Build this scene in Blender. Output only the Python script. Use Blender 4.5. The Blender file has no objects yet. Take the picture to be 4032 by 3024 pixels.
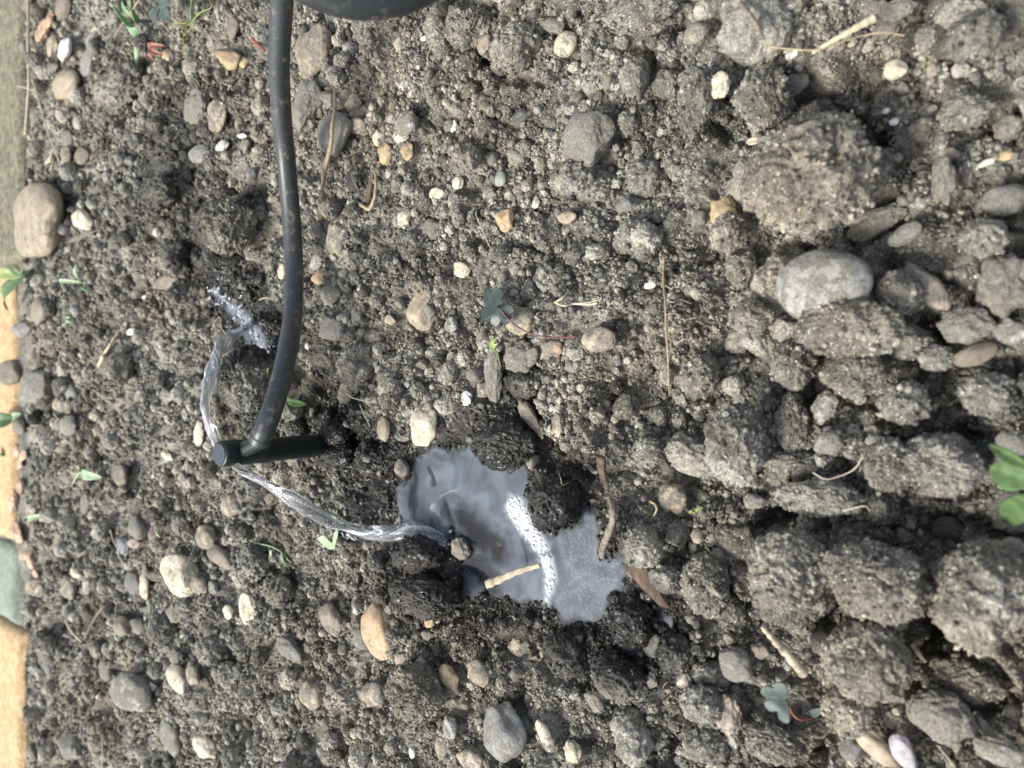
import bpy, bmesh, math, random
import numpy as np
from mathutils import Vector, Matrix

sc = bpy.context.scene
COL = sc.collection
random.seed(7)
RNG = np.random.default_rng(11)

# ------------------------------------------------------------------ camera
CAM_H = 0.145                      # metres above the soil
PITCH = math.radians(50)
F = 3028.0                         # focal length in pixels of the 4032 wide photograph
sP, cP = math.sin(PITCH), math.cos(PITCH)
VIEW = np.array([0, cP, -sP]); RIGHT = np.array([0, -sP, -cP]); UPV = np.array([1.0, 0, 0])
cam_d = bpy.data.cameras.new("camera"); cam = bpy.data.objects.new("camera", cam_d); COL.objects.link(cam)
cam_d.sensor_width = 36; cam_d.lens = 36 * F / 4032
cam_d.clip_start = 0.004; cam_d.clip_end = 60
m = Matrix.Identity(4)
for i in range(3):
    m[i][0] = RIGHT[i]; m[i][1] = UPV[i]; m[i][2] = -VIEW[i]
m[0][3] = 0; m[1][3] = 0; m[2][3] = CAM_H
cam.matrix_world = m
cam_d.dof.use_dof = True; cam_d.dof.focus_distance = 0.195; cam_d.dof.aperture_fstop = 22
sc.camera = cam

# ------------------------------------------------------------------ sky, sun, exposure
w = bpy.data.worlds.new("World"); sc.world = w; w.use_nodes = True
SUN_EL, SUN_AZ = math.radians(56), math.radians(-62)      # azimuth from +Y, clockwise from above
nt = w.node_tree; bg = nt.nodes["Background"]
sky = nt.nodes.new("ShaderNodeTexSky"); sky.sky_type = 'NISHITA'; sky.sun_disc = False
sky.sun_elevation = SUN_EL; sky.sun_rotation = SUN_AZ
sky.air_density = 1.0; sky.dust_density = 3.0; sky.ozone_density = 0.6
hs = nt.nodes.new("ShaderNodeHueSaturation"); hs.inputs["Saturation"].default_value = .60
nt.links.new(sky.outputs[0], hs.inputs["Color"]); nt.links.new(hs.outputs[0], bg.inputs[0]); bg.inputs[1].default_value = 0.11
sd = bpy.data.lights.new("sun", 'SUN'); sun = bpy.data.objects.new("sun", sd); COL.objects.link(sun)
sd.energy = 1.9; sd.angle = math.radians(20); sd.color = (1, 0.972, 0.90)
sdir = Vector((math.sin(SUN_AZ) * math.cos(SUN_EL), math.cos(SUN_AZ) * math.cos(SUN_EL), math.sin(SUN_EL)))
sun.rotation_euler = sdir.to_track_quat('Z', 'Y').to_euler()
sun.location = sdir * 2
sc.view_settings.view_transform = 'Standard'; sc.view_settings.look = 'None'
sc.view_settings.exposure = 1.27; sc.view_settings.gamma = 1
sc.cycles.max_bounces = 8; sc.cycles.transparent_max_bounces = 12
sc.cycles.caustics_reflective = False; sc.cycles.caustics_refractive = False

# ------------------------------------------------------------------ helpers
def tag(o, label=None, cat=None, group=None, kind=None):
    if label: o['label'] = label
    if cat: o['category'] = cat
    if group: o['group'] = group
    if kind: o['kind'] = kind
    return o

def mesh_obj(name, V, Fc, mat, parent=None, smooth=True, attrs=None, link=True):
    me = bpy.data.meshes.new(name)
    V = np.asarray(V, dtype=np.float32)
    if isinstance(Fc, np.ndarray):
        n, k = Fc.shape
        me.vertices.add(len(V)); me.vertices.foreach_set("co", V.ravel())
        me.loops.add(n * k); me.loops.foreach_set("vertex_index", Fc.astype(np.int32).ravel())
        me.polygons.add(n)
        me.polygons.foreach_set("loop_start", np.arange(0, n * k, k, dtype=np.int32))
        me.polygons.foreach_set("loop_total", np.full(n, k, dtype=np.int32))
        me.update(calc_edges=True)
    else:
        me.from_pydata([tuple(v) for v in V], [], [tuple(f) for f in Fc]); me.update()
    if smooth and len(me.polygons):
        me.polygons.foreach_set("use_smooth", np.ones(len(me.polygons), dtype=bool))
    for k_, v_ in (attrs or {}).items():
        a = me.attributes.new(k_, 'FLOAT', 'POINT'); a.data.foreach_set("value", np.asarray(v_, dtype=np.float32))
    if mat: me.materials.append(mat)
    o = bpy.data.objects.new(name, me)
    if link: COL.objects.link(o)
    if parent: o.parent = parent; o.matrix_parent_inverse = parent.matrix_world.inverted()
    return o

def empty(name, loc):
    o = bpy.data.objects.new(name, None); COL.objects.link(o)
    o.location = loc; o.empty_display_size = 0.005
    o.matrix_world = Matrix.Translation(loc)
    return o

def raydir(px, py):
    return (px - 2016) / F * RIGHT - (py - 1512) / F * UPV + VIEW
ORG = np.array([0, 0, CAM_H])
def PZ(px, py, z=0.0):             # the point of the scene seen at (px, py) that lies at height z
    d = raydir(px, py); return ORG + d * ((z - CAM_H) / d[2])
def PD(px, py, depth):             # the point at a distance along the viewing axis
    return ORG + raydir(px, py) * depth

# ---- vector noise
def _h(ix, iy, iz, seed):
    h = (ix.astype(np.uint32) * np.uint32(374761393) + iy.astype(np.uint32) * np.uint32(668265263)
         + iz.astype(np.uint32) * np.uint32(2147483647 & 0x7feb352d) + np.uint32((seed * 974711 + 12345) & 0xffffffff))
    h ^= h >> np.uint32(13); h *= np.uint32(1274126177); h ^= h >> np.uint32(16); h *= np.uint32(2246822519); h ^= h >> np.uint32(15)
    return h
def hf(h): return (h & np.uint32(0xffffff)).astype(np.float32) / np.float32(16777215)
def noise2(x, y, seed=0):
    xi = np.floor(x); yi = np.floor(y); fx = (x - xi).astype(np.float32); fy = (y - yi).astype(np.float32)
    xi = xi.astype(np.int64); yi = yi.astype(np.int64); z0 = np.zeros_like(xi)
    u = fx * fx * fx * (fx * (fx * 6 - 15) + 10); v = fy * fy * fy * (fy * (fy * 6 - 15) + 10)
    def g(dx, dy):
        a = hf(_h(xi + dx, yi + dy, z0, seed)) * (2 * np.pi)
        return np.cos(a) * (fx - dx) + np.sin(a) * (fy - dy)
    a = g(0, 0); b = g(1, 0); c = g(0, 1); d = g(1, 1)
    return (a + (b - a) * u + (c - a) * v + (a - b - c + d) * u * v) * 1.5
def noise3(P, seed=0):
    i = np.floor(P); f = (P - i).astype(np.float32); i = i.astype(np.int64)
    u = f * f * f * (f * (f * 6 - 15) + 10); r = 0
    for dx in (0, 1):
        for dy in (0, 1):
            for dz in (0, 1):
                h = _h(i[:, 0] + dx, i[:, 1] + dy, i[:, 2] + dz, seed)
                a = hf(h) * 2 * np.pi; cz = hf(h * np.uint32(2654435761) >> np.uint32(5)) * 2 - 1; s = np.sqrt(1 - cz * cz + 1e-9)
                g = np.cos(a) * s * (f[:, 0] - dx) + np.sin(a) * s * (f[:, 1] - dy) + cz * (f[:, 2] - dz)
                wt = (u[:, 0] if dx else 1 - u[:, 0]) * (u[:, 1] if dy else 1 - u[:, 1]) * (u[:, 2] if dz else 1 - u[:, 2])
                r = r + g * wt
    return r * 1.5
def fbm3(P, seed, octs=4, gain=0.5, lac=2.1):
    r = 0; a = 1; s = 1
    for k in range(octs):
        r = r + a * noise3(P * s, seed + k * 17); a *= gain; s *= lac
    return r
def domes(x, y, cell, seed, fill=0.75):
    """rounded grains packed on a jittered grid: height 0..1"""
    gx = x / cell; gy = y / cell; xi = np.floor(gx).astype(np.int64); yi = np.floor(gy).astype(np.int64)
    z0 = np.zeros_like(xi); out = np.zeros(x.shape, dtype=np.float32)
    for dx in (-1, 0, 1):
        for dy in (-1, 0, 1):
            h = _h(xi + dx, yi + dy, z0, seed); h2 = _h(xi + dx, yi + dy, z0 + 1, seed); h3 = _h(xi + dx, yi + dy, z0 + 2, seed)
            cx = xi + dx + 0.15 + 0.7 * hf(h); cy = yi + dy + 0.15 + 0.7 * hf(h2); r = fill * (0.45 + 0.55 * hf(h3))
            d2 = ((gx - cx) ** 2 + (gy - cy) ** 2).astype(np.float32)
            out = np.maximum(out, np.sqrt(np.maximum(0, r * r - d2)) * (0.6 + 0.4 * hf(h2)))
    return out
def sstep(a, b, x):
    t = np.clip((x - a) / (b - a), 0, 1); return t * t * (3 - 2 * t)

# ------------------------------------------------------------------ the lie of the land
ZW = -0.0045                                   # water level of the puddle
_pz = [(340,190),(470,195),(590,185),(690,235),(780,292),(880,272),(960,285),(978,400),(960,520),(1010,640),(1090,750),(1190,720),
       (1300,690),(1318,600),(1400,590),(1425,700),(1430,860),(1490,905),(1592,880),(1600,1000),(1590,1090),(1490,1170),(1480,1300),
       (1330,1335),(1180,1320),(1120,1215),(900,1205),(800,1175),(690,1135),(620,1180),(520,1130),(530,960),(540,890),(430,800),
       (240,780),(110,640),(100,430),(190,400),(230,240)]
POOL = np.array([PZ(1500 + a * .6027, 1650 + b * .6027, ZW)[:2] for a, b in _pz])
_pz2 = [(1600,1390),(1690,1340),(1730,1440),(1680,1540),(1600,1530),(1560,1460)]
POOL2 = np.array([PZ(1500 + a * .6027, 1650 + b * .6027, ZW)[:2] for a, b in _pz2])
_pz3 = [(1850,1270),(1920,1310),(1925,1400),(1860,1380),(1800,1330)]
POOL3 = np.array([PZ(1500 + a * .6027, 1650 + b * .6027, ZW)[:2] for a, b in _pz3])
def sdist(x, y, poly):
    d = np.full(x.shape, 1e9, dtype=np.float64); inside = np.zeros(x.shape, dtype=bool); n = len(poly)
    for i in range(n):
        ax, ay = poly[i]; bx, by = poly[(i + 1) % n]; ex, ey = bx - ax, by - ay
        t = np.clip(((x - ax) * ex + (y - ay) * ey) / (ex * ex + ey * ey), 0, 1)
        d = np.minimum(d, (x - ax - t * ex) ** 2 + (y - ay - t * ey) ** 2)
        c = ((ay > y) != (by > y)) & (x < (bx - ax) * (y - ay) / (by - ay + 1e-15) + ax); inside ^= c
    d = np.sqrt(d); return np.where(inside, -d, d)
def pool_sd(x, y):
    sd_ = np.full(x.shape, 0.2); k = (x > -.13) & (x < .06) & (y > .03) & (y < .29)
    if k.any():
        xx, yy = x[k], y[k]
        v = np.minimum(np.minimum(sdist(xx, yy, POOL), sdist(xx, yy, POOL2)), np.minimum(sdist(xx, yy, POOL3), sdist(xx, yy, POOL4)))
        v = v + 0.0010 * noise2(x[k] / .004, y[k] / .004, 5) + 0.0004 * noise2(x[k] / .0017, y[k] / .0017, 6)
        sd_[k] = v
    return sd_
# hollows between the clods: (px, py, radius px, depth mm)
PITS = [(3120,350,70,11),(3250,400,110,12),(2950,290,60,7),(3330,250,60,6),(3560,2500,110,14),(3640,2560,90,13),(3440,2440,70,9),(3830,2800,90,11),
        (3560,2790,60,9),(3450,1010,50,6),(3480,1600,60,6),(3600,1290,60,9),(3760,1720,60,9),(3200,1560,45,7),(3050,1690,40,6),(2990,2050,50,7),
        (3230,2460,50,8),(3900,400,110,10),(3760,120,60,6),(2640,60,70,8),(2850,120,50,5),(3660,2110,90,11),(3900,2090,80,9),(3020,1330,40,5),
        (3420,760,70,7),(2350,640,40,4),(2690,1180,50,5),(3300,1830,40,6),(2960,2330,40,6),(3960,960,60,6),(3600,590,50,5),(2760,2080,30,4),
        (900,2660,70,6),(1500,2160,45,3),(3380,470,60,8),(2500,110,70,7),(1190,1610,120,5),(1330,1500,60,3),(720,560,120,4),(830,1180,110,4)]
PITW = [(*PZ(a, b, 0)[:2], r / F * (np.dot(PZ(a, b, 0) - ORG, VIEW)), d / 1000) for a, b, r, d in PITS]
# rises: (px, py, radius px, height mm)
RISE = [(3300,1150,300,4),(3200,700,260,3),(974,1485,120,7),(3500,2330,330,4),(3830,2380,260,4),(2900,1737,170,3),(1990,1740,140,3),(880,880,110,4),
        (3690,1840,200,4),(2529,30,150,4),(3350,1950,200,3),(2300,1150,250,3),(2450,600,300,2)]
RISW = [(*PZ(a, b, 0)[:2], r / F * (np.dot(PZ(a, b, 0) - ORG, VIEW)), d / 1000) for a, b, r, d in RISE]
CLODS = [
(3180,690,510,450,0,"largest lumpy soil clod, upper right, with pebbles set in it"),
(880,880,240,225,0,"rough soil clod left of the tube with a rusty top"),
(2030,188,200,190,0,"soil clod in the upper middle right of the tan pebble"),
(1848,95,195,205,0,"soil clod at the top beside the tubing loop"),
(2529,30,270,140,0,"dark edged soil clod hanging over a hollow at the top edge"),
(3004,395,215,225,0,"soil clod left of the dark hollow in the upper right"),
(2749,365,160,250,0,"tall soil clod in the upper right with a pale pebble in it"),
(2919,1060,130,165,0,"small upright soil clod left of the big pale stone"),
(3356,1464,230,215,0,"soil clod under the big pale stone with a pinkish grain"),
(3125,1433,180,205,0,"rounded soil clod below the big pale stone on its left"),
(3119,1664,130,245,0,"tall narrow soil clod left of the pale knobbly stone"),
(2900,1745,240,320,0,"broad soil clod right of the puddle reaching up"),
(3557,1585,185,175,0,"round soil clod right of the pale knobbly stone"),
(3700,1830,310,250,0,"large soil clod just left of the right edge plant"),
(3510,1828,200,215,0,"soil clod joined to the left side of the one beside the plant"),
(3120,1830,230,110,0,"flat low soil clod under the tall narrow one"),
(3220,1960,330,160,0,"wide soil clod across the right part with a thread in front"),
(3575,1342,175,150,0,"knobbly soil clod between the pale stone and the brown oval"),
(3538,1154,175,175,0,"pale soil clod pressed on the big pale stone"),
(3684,1409,130,105,0,"small dark soil clod left of the brown grey oval stone"),
(3340,1290,390,220,0,"soil cap crusted over the big pale stone"),
(3113,2277,340,390,0,"large soil clod right of the puddle with tiny pebbles in it"),
(3447,2290,400,310,0,"large soil clod with a grainy pitted face"),
(3842,2340,390,430,0,"largest soil clod in the lower right with two white grains"),
(3417,2600,330,320,0,"sloping soil clod left of the deep crevice"),
(3340,2800,190,200,0,"dark soil clod right of the grey green clover leaves"),
(3812,2678,260,175,0,"soil clod right of the deep crevice above the grey lumpy rock"),
(2779,2301,185,245,0,"pitted soil clod right of the bark strip"),
(1636,2727,240,225,0,"large dark soil clod in the lower middle"),
(1645,2186,195,165,0,"wet soil clod left of the pinkish stone in the puddle"),
(1672,2356,255,155,0,"cracked soil clod on the lower left bank of the puddle"),
(1985,1755,240,190,0,"dark soil lump overhanging the top bank of the puddle"),
(2187,1985,205,235,0,"soil clod jutting into the puddle right of the foam"),
(1400,1443,170,185,0,"soil clod right of the tube, larger of a touching pair"),
(1280,1388,130,112,0,"soil clod right of the tube, smaller of a touching pair"),
(974,1490,215,255,0,"smooth brown wet lump of soil behind the jet and the tube"),
(1318,1705,120,110,0,"ragged wet soil crumb piled against the foot of the emitter"),
(1330,1790,130,100,0,"dark wet clod below the foot of the emitter"),
(2055,1518,135,112,0,"small dark soil clod above the wood chip"),
(996,2216,150,132,0,"soil clod below the curling vine"),
(899,2654,120,110,0,"crumbly soil clod right of the cream white egg shaped pebble"),
(468,346,200,160,0,"low soil clod in the upper left below the red leaf"),
(2231,2581,175,175,0,"soil clod at the lower bank of the puddle"),
(2438,2672,230,200,0,"broad soil clod below the wet dark clod"),
(2490,2450,170,215,0,"wet dark clod glistening at the right end of the puddle"),
(1630,968,135,125,0,"dark soil clod under the lumpy blue grey stone"),
(2660,2560,150,170,0,"soil clod right of the dark wet slab"),
(2520,2150,170,170,0,"soil clod on the right bank behind the curved bark strip"),
(2620,2280,120,110,0,"small soil clod resting on the brown bark"),
(2760,1480,150,170,0,"soil clod right of the pinkish brown pebble by the root"),
(2960,1250,180,150,0,"low soil clod between the root and the big pale stone"),
(2860,920,120,160,0,"soil clod under the rough ochre brown pebble"),
(2560,1780,150,120,0,"low soil clod above the tan lump with rusty spots"),
(3890,1560,210,180,0,"soil clod at the right edge above the pale green stone"),
(3870,940,170,150,0,"soil clod right of the tilted grey pebble"),
(3800,440,190,140,0,"blurred soil clod left of the pale blue grey stone"),
(3850,140,200,190,0,"blurred soil clod near the top right corner"),
(2760,2760,170,150,0,"soil clod left of the pale pink rock"),
(3050,2930,220,150,0,"soil clod at the bottom edge under the clover leaves"),
(640,2480,110,120,0,"soil clod around the olive tan pebble"),
(830,2560,110,110,0,"soil clod above the crumbly one in the lower left"),
(1100,2330,140,120,0,"soil clod right of the cream flat sided pebble"),
(470,1450,110,130,0,"soil clod left of the pale straw"),
(620,760,150,130,0,"dark damp soil clod in the upper left"),
(700,1020,140,150,0,"damp dark soil clod left of the splash"),
(2500,930,170,140,0,"low soil clod right of the blue grey square pebble"),
(2250,700,170,130,0,"low soil clod below the big dull grey angular stone"),
(1830,620,130,120,0,"low soil clod right of the pale yellow angular pebble"),
]
RING = []
for _a, _b, _w, _ht, _e, _l in CLODS:
    if min(_w, _ht) < 125 or 'soil cap' in _l or 'resting' in _l or 'flat low' in _l: continue
    _p = PZ(_a, _b, .004); _d = float(np.dot(_p - ORG, VIEW)); _r = raydir(_a, _b); _s = -_r[2] / np.linalg.norm(_r)
    RING.append((_p[0], _p[1], _ht / 2 * _d / F, _w / 2 * _d / F / max(_s, .5)))
POOL4 = np.array([PZ(a_, b_, ZW)[:2] for a_, b_ in [(825,1120),(860,1125),(905,1175),(960,1215),(1015,1262),(1042,1310),(1060,1372),(1030,1400),(1000,1372),(962,1338),(925,1270),(880,1205),(835,1160)]])
KERB_Y = PZ(104, 0, 0)[1]
def Hb(x, y):
    x = np.asarray(x, dtype=np.float64); y = np.asarray(y, dtype=np.float64)
    wx = x + .0045 * noise2(x / .013, y / .013, 61) + .0022 * noise2(x / .0045, y / .0045, 65); wy = y + .0045 * noise2(x / .013 + 9, y / .013, 62) + .0022 * noise2(x / .0045 + 5, y / .0045, 66)
    h = .0035 * noise2(x / .060, y / .060, 1) + .0022 * noise2(x / .027, y / .027, 2)
    near2 = .35 + .35 * sstep(.17, .09, y)
    h = h + near2 * .0055 * (sstep(.12, .62, domes(wx, wy, .0135, 28, .85)) - .5)
    h = h + .0052 * (domes(wx, wy, .017, 21) - .45) + .0011 * noise2(x / .006, y / .006, 67)
    near = 1 + .5 * sstep(.14, .0, y)
    h = h + near * .0042 * (domes(wx, wy, .0085, 22) - .4)
    for ax, ay, r, d in PITW:
        h = h - d * np.exp(-((x - ax) ** 2 + (y - ay) ** 2) / (r * r) * 1.2)
    for ax, ay, r, d in RISW:
        h = h + d * np.exp(-((x - ax) ** 2 + (y - ay) ** 2) / (r * r) * 1.2)
    for ax, ay, rx, ry in RING:
        k = (np.abs(x - ax) < rx * 1.9) & (np.abs(y - ay) < ry * 1.9)
        if not k.any(): continue
        rho = np.sqrt(((wx[k] - ax) / rx) ** 2 + ((wy[k] - ay) / ry) ** 2); dd = min(.0065, .42 * min(rx, ry))
        h[k] = h[k] - dd * np.exp(-((rho - 1.12) / .22) ** 2)
    far = sstep(KERB_Y - .05, KERB_Y, y)
    h = h * (1 - .7 * far) - .001 * far
    sd_ = pool_sd(x, y)
    bank = ZW + .0001 + .22 * np.clip(sd_, 0, .003) + .50 * np.clip(sd_ - .003, 0, .009) + .35 * (h + .004) * sstep(0, .008, sd_)
    h = np.where(sd_ < .012, h * sstep(.002, .012, sd_) + bank * (1 - sstep(.002, .012, sd_)), h)
    bed = ZW - np.minimum(.0045, .55 * np.maximum(-sd_, 0)) + .0012 * noise2(x / .006, y / .006, 9)
    return np.where(sd_ < 0, np.minimum(bed, ZW + .25 * sd_ + .0004), h), sd_
def Hf(x, y):
    h, sd_ = Hb(x, y)
    dry = (.35 + .65 * sstep(0, .006, sd_)) * (1 - .45 * wetness(x, y, sd_)) + .45 * sstep(.0026, .0, np.abs(sd_))
    far = 1 - .8 * sstep(KERB_Y - .03, KERB_Y, y)
    h = h - .0045 * sstep(.120, .070, y) * sstep(.004, .014, sd_)      # loose open bed between the big clods
    wx = x + .0013 * noise2(x / .003, y / .003, 63) + .0005 * noise2(x / .0011, y / .0011, 68); wy = y + .0013 * noise2(x / .003 + 9, y / .003, 64) + .0005 * noise2(x / .0011 + 9, y / .0011, 69)
    clump = .40 + 1.0 * np.clip(noise2(x / .020, y / .020, 31) + .35, 0, 1)
    h = h + dry * far * clump * (.0016 * (domes(wx, wy, .0042, 23) - .4) + .0012 * (domes(wx, wy, .0022, 24) - .4)
                                + .0008 * (domes(wx, wy, .0012, 25) - .4) + .0006 * noise2(x / .0009, y / .0009, 26) + .00035 * noise2(x / .00045, y / .00045, 27))
    return h, sd_
def ground(px, py):
    z = 0.0
    for _ in range(6):
        p = PZ(px, py, z); z = .5 * z + .5 * float(Hb(np.array([p[0]]), np.array([p[1]]))[0][0])
    return PZ(px, py, z)
# ---- where the soil is wet: round the pool, below the emitter, where the jets land
WETS = [(*PZ(a, b, 0)[:2], r / F * float(np.dot(PZ(a, b, 0) - ORG, VIEW)), s) for a, b, r, s in
        [(1420,1930,230,1.),(1270,1650,230,1.),(1380,1790,200,1.),(980,1480,200,.8),(930,1200,200,.95),(800,1000,240,.7),(680,620,300,.6),(1050,1350,150,1),(1960,1720,230,.8),(2200,1960,200,.75),
         (2470,2480,240,.95),(1650,2270,230,.85),(1560,2010,170,1),(2250,2560,150,.7),(1850,2420,160,.9),(2250,1950,120,.6),(2000,2450,150,.7),(1330,1560,110,.8),(560,900,150,.45),(1050,2050,120,.4)]]
def wetness(x, y, sd_=None):
    if sd_ is None: sd_ = pool_sd(x, y)
    wv = sstep(.010, .001, sd_)
    n = noise2(x / .012, y / .012, 71) * .35 + noise2(x / .004, y / .004, 72) * .15
    for ax, ay, r, s in WETS:
        d = np.sqrt((x - ax) ** 2 + (y - ay) ** 2) / r
        wv = np.maximum(wv, s * sstep(1.25, .75, d + n))
    return np.clip(wv, 0, 1) ** .7

# ------------------------------------------------------------------ materials
def new_mat(name):
    mt = bpy.data.materials.new(name); mt.use_nodes = True
    return mt, mt.node_tree.nodes, mt.node_tree.links, mt.node_tree.nodes["Principled BSDF"]
def nz(N, L, vec, scale, detail=3, rough=.6, dist=0):
    n = N.new("ShaderNodeTexNoise"); n.inputs["Scale"].default_value = scale; n.inputs["Detail"].default_value = detail
    n.inputs["Roughness"].default_value = rough; n.inputs["Distortion"].default_value = dist
    if vec: L.new(vec, n.inputs["Vector"])
    return n.outputs["Fac"]
def ramp(N, L, fac, stops):
    r = N.new("ShaderNodeValToRGB"); el = r.color_ramp.elements
    while len(el) < len(stops): el.new(.5)
    for e, (p, c) in zip(el, stops):
        e.position = p; e.color = (*c, 1) if len(c) == 3 else c
    L.new(fac, r.inputs[0]); return r.outputs[0]
def mix(N, L, fac, a, b, mode='MIX'):
    mx = N.new("ShaderNodeMix"); mx.data_type = 'RGBA'; mx.blend_type = mode
    for s, v in ((mx.inputs[0], fac), (mx.inputs[6], a), (mx.inputs[7], b)):
        if isinstance(v, (int, float)): s.default_value = v
        elif isinstance(v, tuple): s.default_value = (*v, 1)
        else: L.new(v, s)
    return mx.outputs[2]
def mth(N, L, op, a, b=None, clamp=False):
    mm = N.new("ShaderNodeMath"); mm.operation = op; mm.use_clamp = clamp
    for s, v in ((mm.inputs[0], a), (mm.inputs[1], b)):
        if v is None: continue
        if isinstance(v, (int, float)): s.default_value = v
        else: L.new(v, s)
    return mm.outputs[0]
def attr(N, name, typ='GEOMETRY', out="Fac"):
    a = N.new("ShaderNodeAttribute"); a.attribute_name = name; a.attribute_type = typ; return a.outputs[out]
def bump(N, L, B, h, strength=.5, dist=.0003):
    b = N.new("ShaderNodeBump"); b.inputs["Strength"].default_value = strength; b.inputs["Distance"].default_value = dist
    L.new(h, b.inputs["Height"]); L.new(b.outputs[0], B.inputs["Normal"])

def soil_mat(name, typ='GEOMETRY', k=1.0):
    mt, N, L, B = new_mat(name)
    P = N.new("ShaderNodeNewGeometry").outputs["Position"]
    n1 = nz(N, L, P, 45, 4, .6); n2 = nz(N, L, P, 420, 4, .65); n3 = nz(N, L, P, 2200, 3, .7)
    t = mth(N, L, 'ADD', mth(N, L, 'MULTIPLY', n1, .38), mth(N, L, 'ADD', mth(N, L, 'MULTIPLY', n2, .34), mth(N, L, 'MULTIPLY', n3, .34)))
    if typ == 'INSTANCER':
        t = mth(N, L, 'ADD', t, mth(N, L, 'MULTIPLY', mth(N, L, 'SUBTRACT', attr(N, "tone", typ), .5), .22))
    c = ramp(N, L, t, [(.38, (.040*k, .038*k, .032*k)), (.48, (.130*k, .124*k, .103*k)), (.56, (.236*k, .226*k, .188*k)), (.65, (.46*k, .445*k, .375*k))])
    hue = nz(N, L, P, 18, 2)
    c = mix(N, L, ramp(N, L, hue, [(.45, (0, 0, 0)), (.7, (1, 1, 1))]), c, mix(N, L, 1.0, c, (1.08, .98, .88), 'MULTIPLY'))
    vo = N.new("ShaderNodeTexVoronoi"); vo.inputs["Scale"].default_value = 2600; L.new(P, vo.inputs["Vector"])
    sep = N.new("ShaderNodeSeparateColor"); L.new(vo.outputs["Color"], sep.inputs[0])
    sp = mth(N, L, 'MULTIPLY', mth(N, L, 'GREATER_THAN', sep.outputs[0], .90), mth(N, L, 'LESS_THAN', vo.outputs["Distance"], .42))
    wet = attr(N, "wet", typ)
    sp = mth(N, L, 'MULTIPLY', sp, mth(N, L, 'SUBTRACT', 1.0, mth(N, L, 'MULTIPLY', wet, .8)))
    spc = ramp(N, L, sep.outputs[1], [(0, (.36, .33, .25)), (.5, (.50, .48, .40)), (1, (.70, .70, .66))])
    c = mix(N, L, sp, c, spc)
    c = mix(N, L, wet, c, mix(N, L, 1.0, c, (.085, .078, .070), 'MULTIPLY'))
    L.new(c, B.inputs["Base Color"])
    r = mth(N, L, 'SUBTRACT', .92, mth(N, L, 'MULTIPLY', wet, .55)); L.new(r, B.inputs["Roughness"])
    B.inputs["Specular IOR Level"].default_value = .35
    L.new(mth(N, L, 'MULTIPLY', mth(N, L, 'POWER', wet, 2.0), .55), B.inputs["Coat Weight"]); B.inputs["Coat Roughness"].default_value = .16; B.inputs["Coat IOR"].default_value = 1.33
    bump(N, L, B, mth(N, L, 'ADD', mth(N, L, 'MULTIPLY', n3, .6), n2), 1.0, .0009)
    return mt
M_SOIL = soil_mat("soil"); M_CRUMB = soil_mat("soil_crumb", 'INSTANCER', 1.05); M_CLOD = soil_mat("soil_clod", 'GEOMETRY', 1.0)

def stone_mat(name, typ='OBJECT'):
    mt, N, L, B = new_mat(name)
    if typ == 'OBJECT':
        oi = N.new("ShaderNodeObjectInfo"); base = oi.outputs["Color"]
        tc = N.new("ShaderNodeTexCoord").outputs["Object"]
        ad = N.new("ShaderNodeVectorMath"); ad.operation = 'ADD'; L.new(tc, ad.inputs[0])
        cmb = N.new("ShaderNodeCombineXYZ"); L.new(oi.outputs["Random"], cmb.inputs[0]); L.new(oi.outputs["Random"], cmb.inputs[1]); L.new(cmb.outputs[0], ad.inputs[1])
        V = ad.outputs[0]; dust = attr(N, "dust", typ); mot = attr(N, "mottle", typ); acc = attr(N, "accent", typ, "Color")
    else:
        base = attr(N, "tint", typ, "Color"); V = N.new("ShaderNodeNewGeometry").outputs["Position"]
        dust = attr(N, "dust", typ); mot = None; acc = None
    n1 = nz(N, L, V, 130, 3, .6, .4); n2 = nz(N, L, V, 700, 4, .7); n3 = nz(N, L, V, 2600, 3, .7)
    c = base
    if acc is not None:
        f = mth(N, L, 'MULTIPLY', mot, ramp(N, L, n1, [(.44, (0, 0, 0)), (.60, (1, 1, 1))]))
        c = mix(N, L, f, base, acc)
    c = mix(N, L, 1.0, c, ramp(N, L, n2, [(.25, (.62, .60, .57)), (.55, (1, 1, 1)), (.8, (1.2, 1.18, 1.15))]), 'MULTIPLY')
    c = mix(N, L, ramp(N, L, n3, [(.60, (0, 0, 0)), (.72, (.55, .55, .55))]), c, mix(N, L, 1.0, c, (.4, .37, .33), 'MULTIPLY'))
    dn = nz(N, L, V, 330, 5, .75)
    df = mth(N, L, 'MULTIPLY', mth(N, L, 'SUBTRACT', mth(N, L, 'ADD', dn, mth(N, L, 'MULTIPLY', dust, .46)), .68), 9, True)
    dc = ramp(N, L, n3, [(.35, (.085, .078, .064)), (.6, (.24, .225, .185))])
    c = mix(N, L, df, c, dc)
    L.new(c, B.inputs["Base Color"])
    L.new(mth(N, L, 'ADD', .58, mth(N, L, 'MULTIPLY', df, .35)), B.inputs["Roughness"]); B.inputs["Specular IOR Level"].default_value = .4
    bump(N, L, B, mth(N, L, 'ADD', mth(N, L, 'MULTIPLY', n2, .8), mth(N, L, 'ADD', mth(N, L, 'MULTIPLY', n3, .4), df)), .55, .0003)
    return mt
M_STONE = stone_mat("stone"); M_GRIT = stone_mat("grit", 'INSTANCER')

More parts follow.
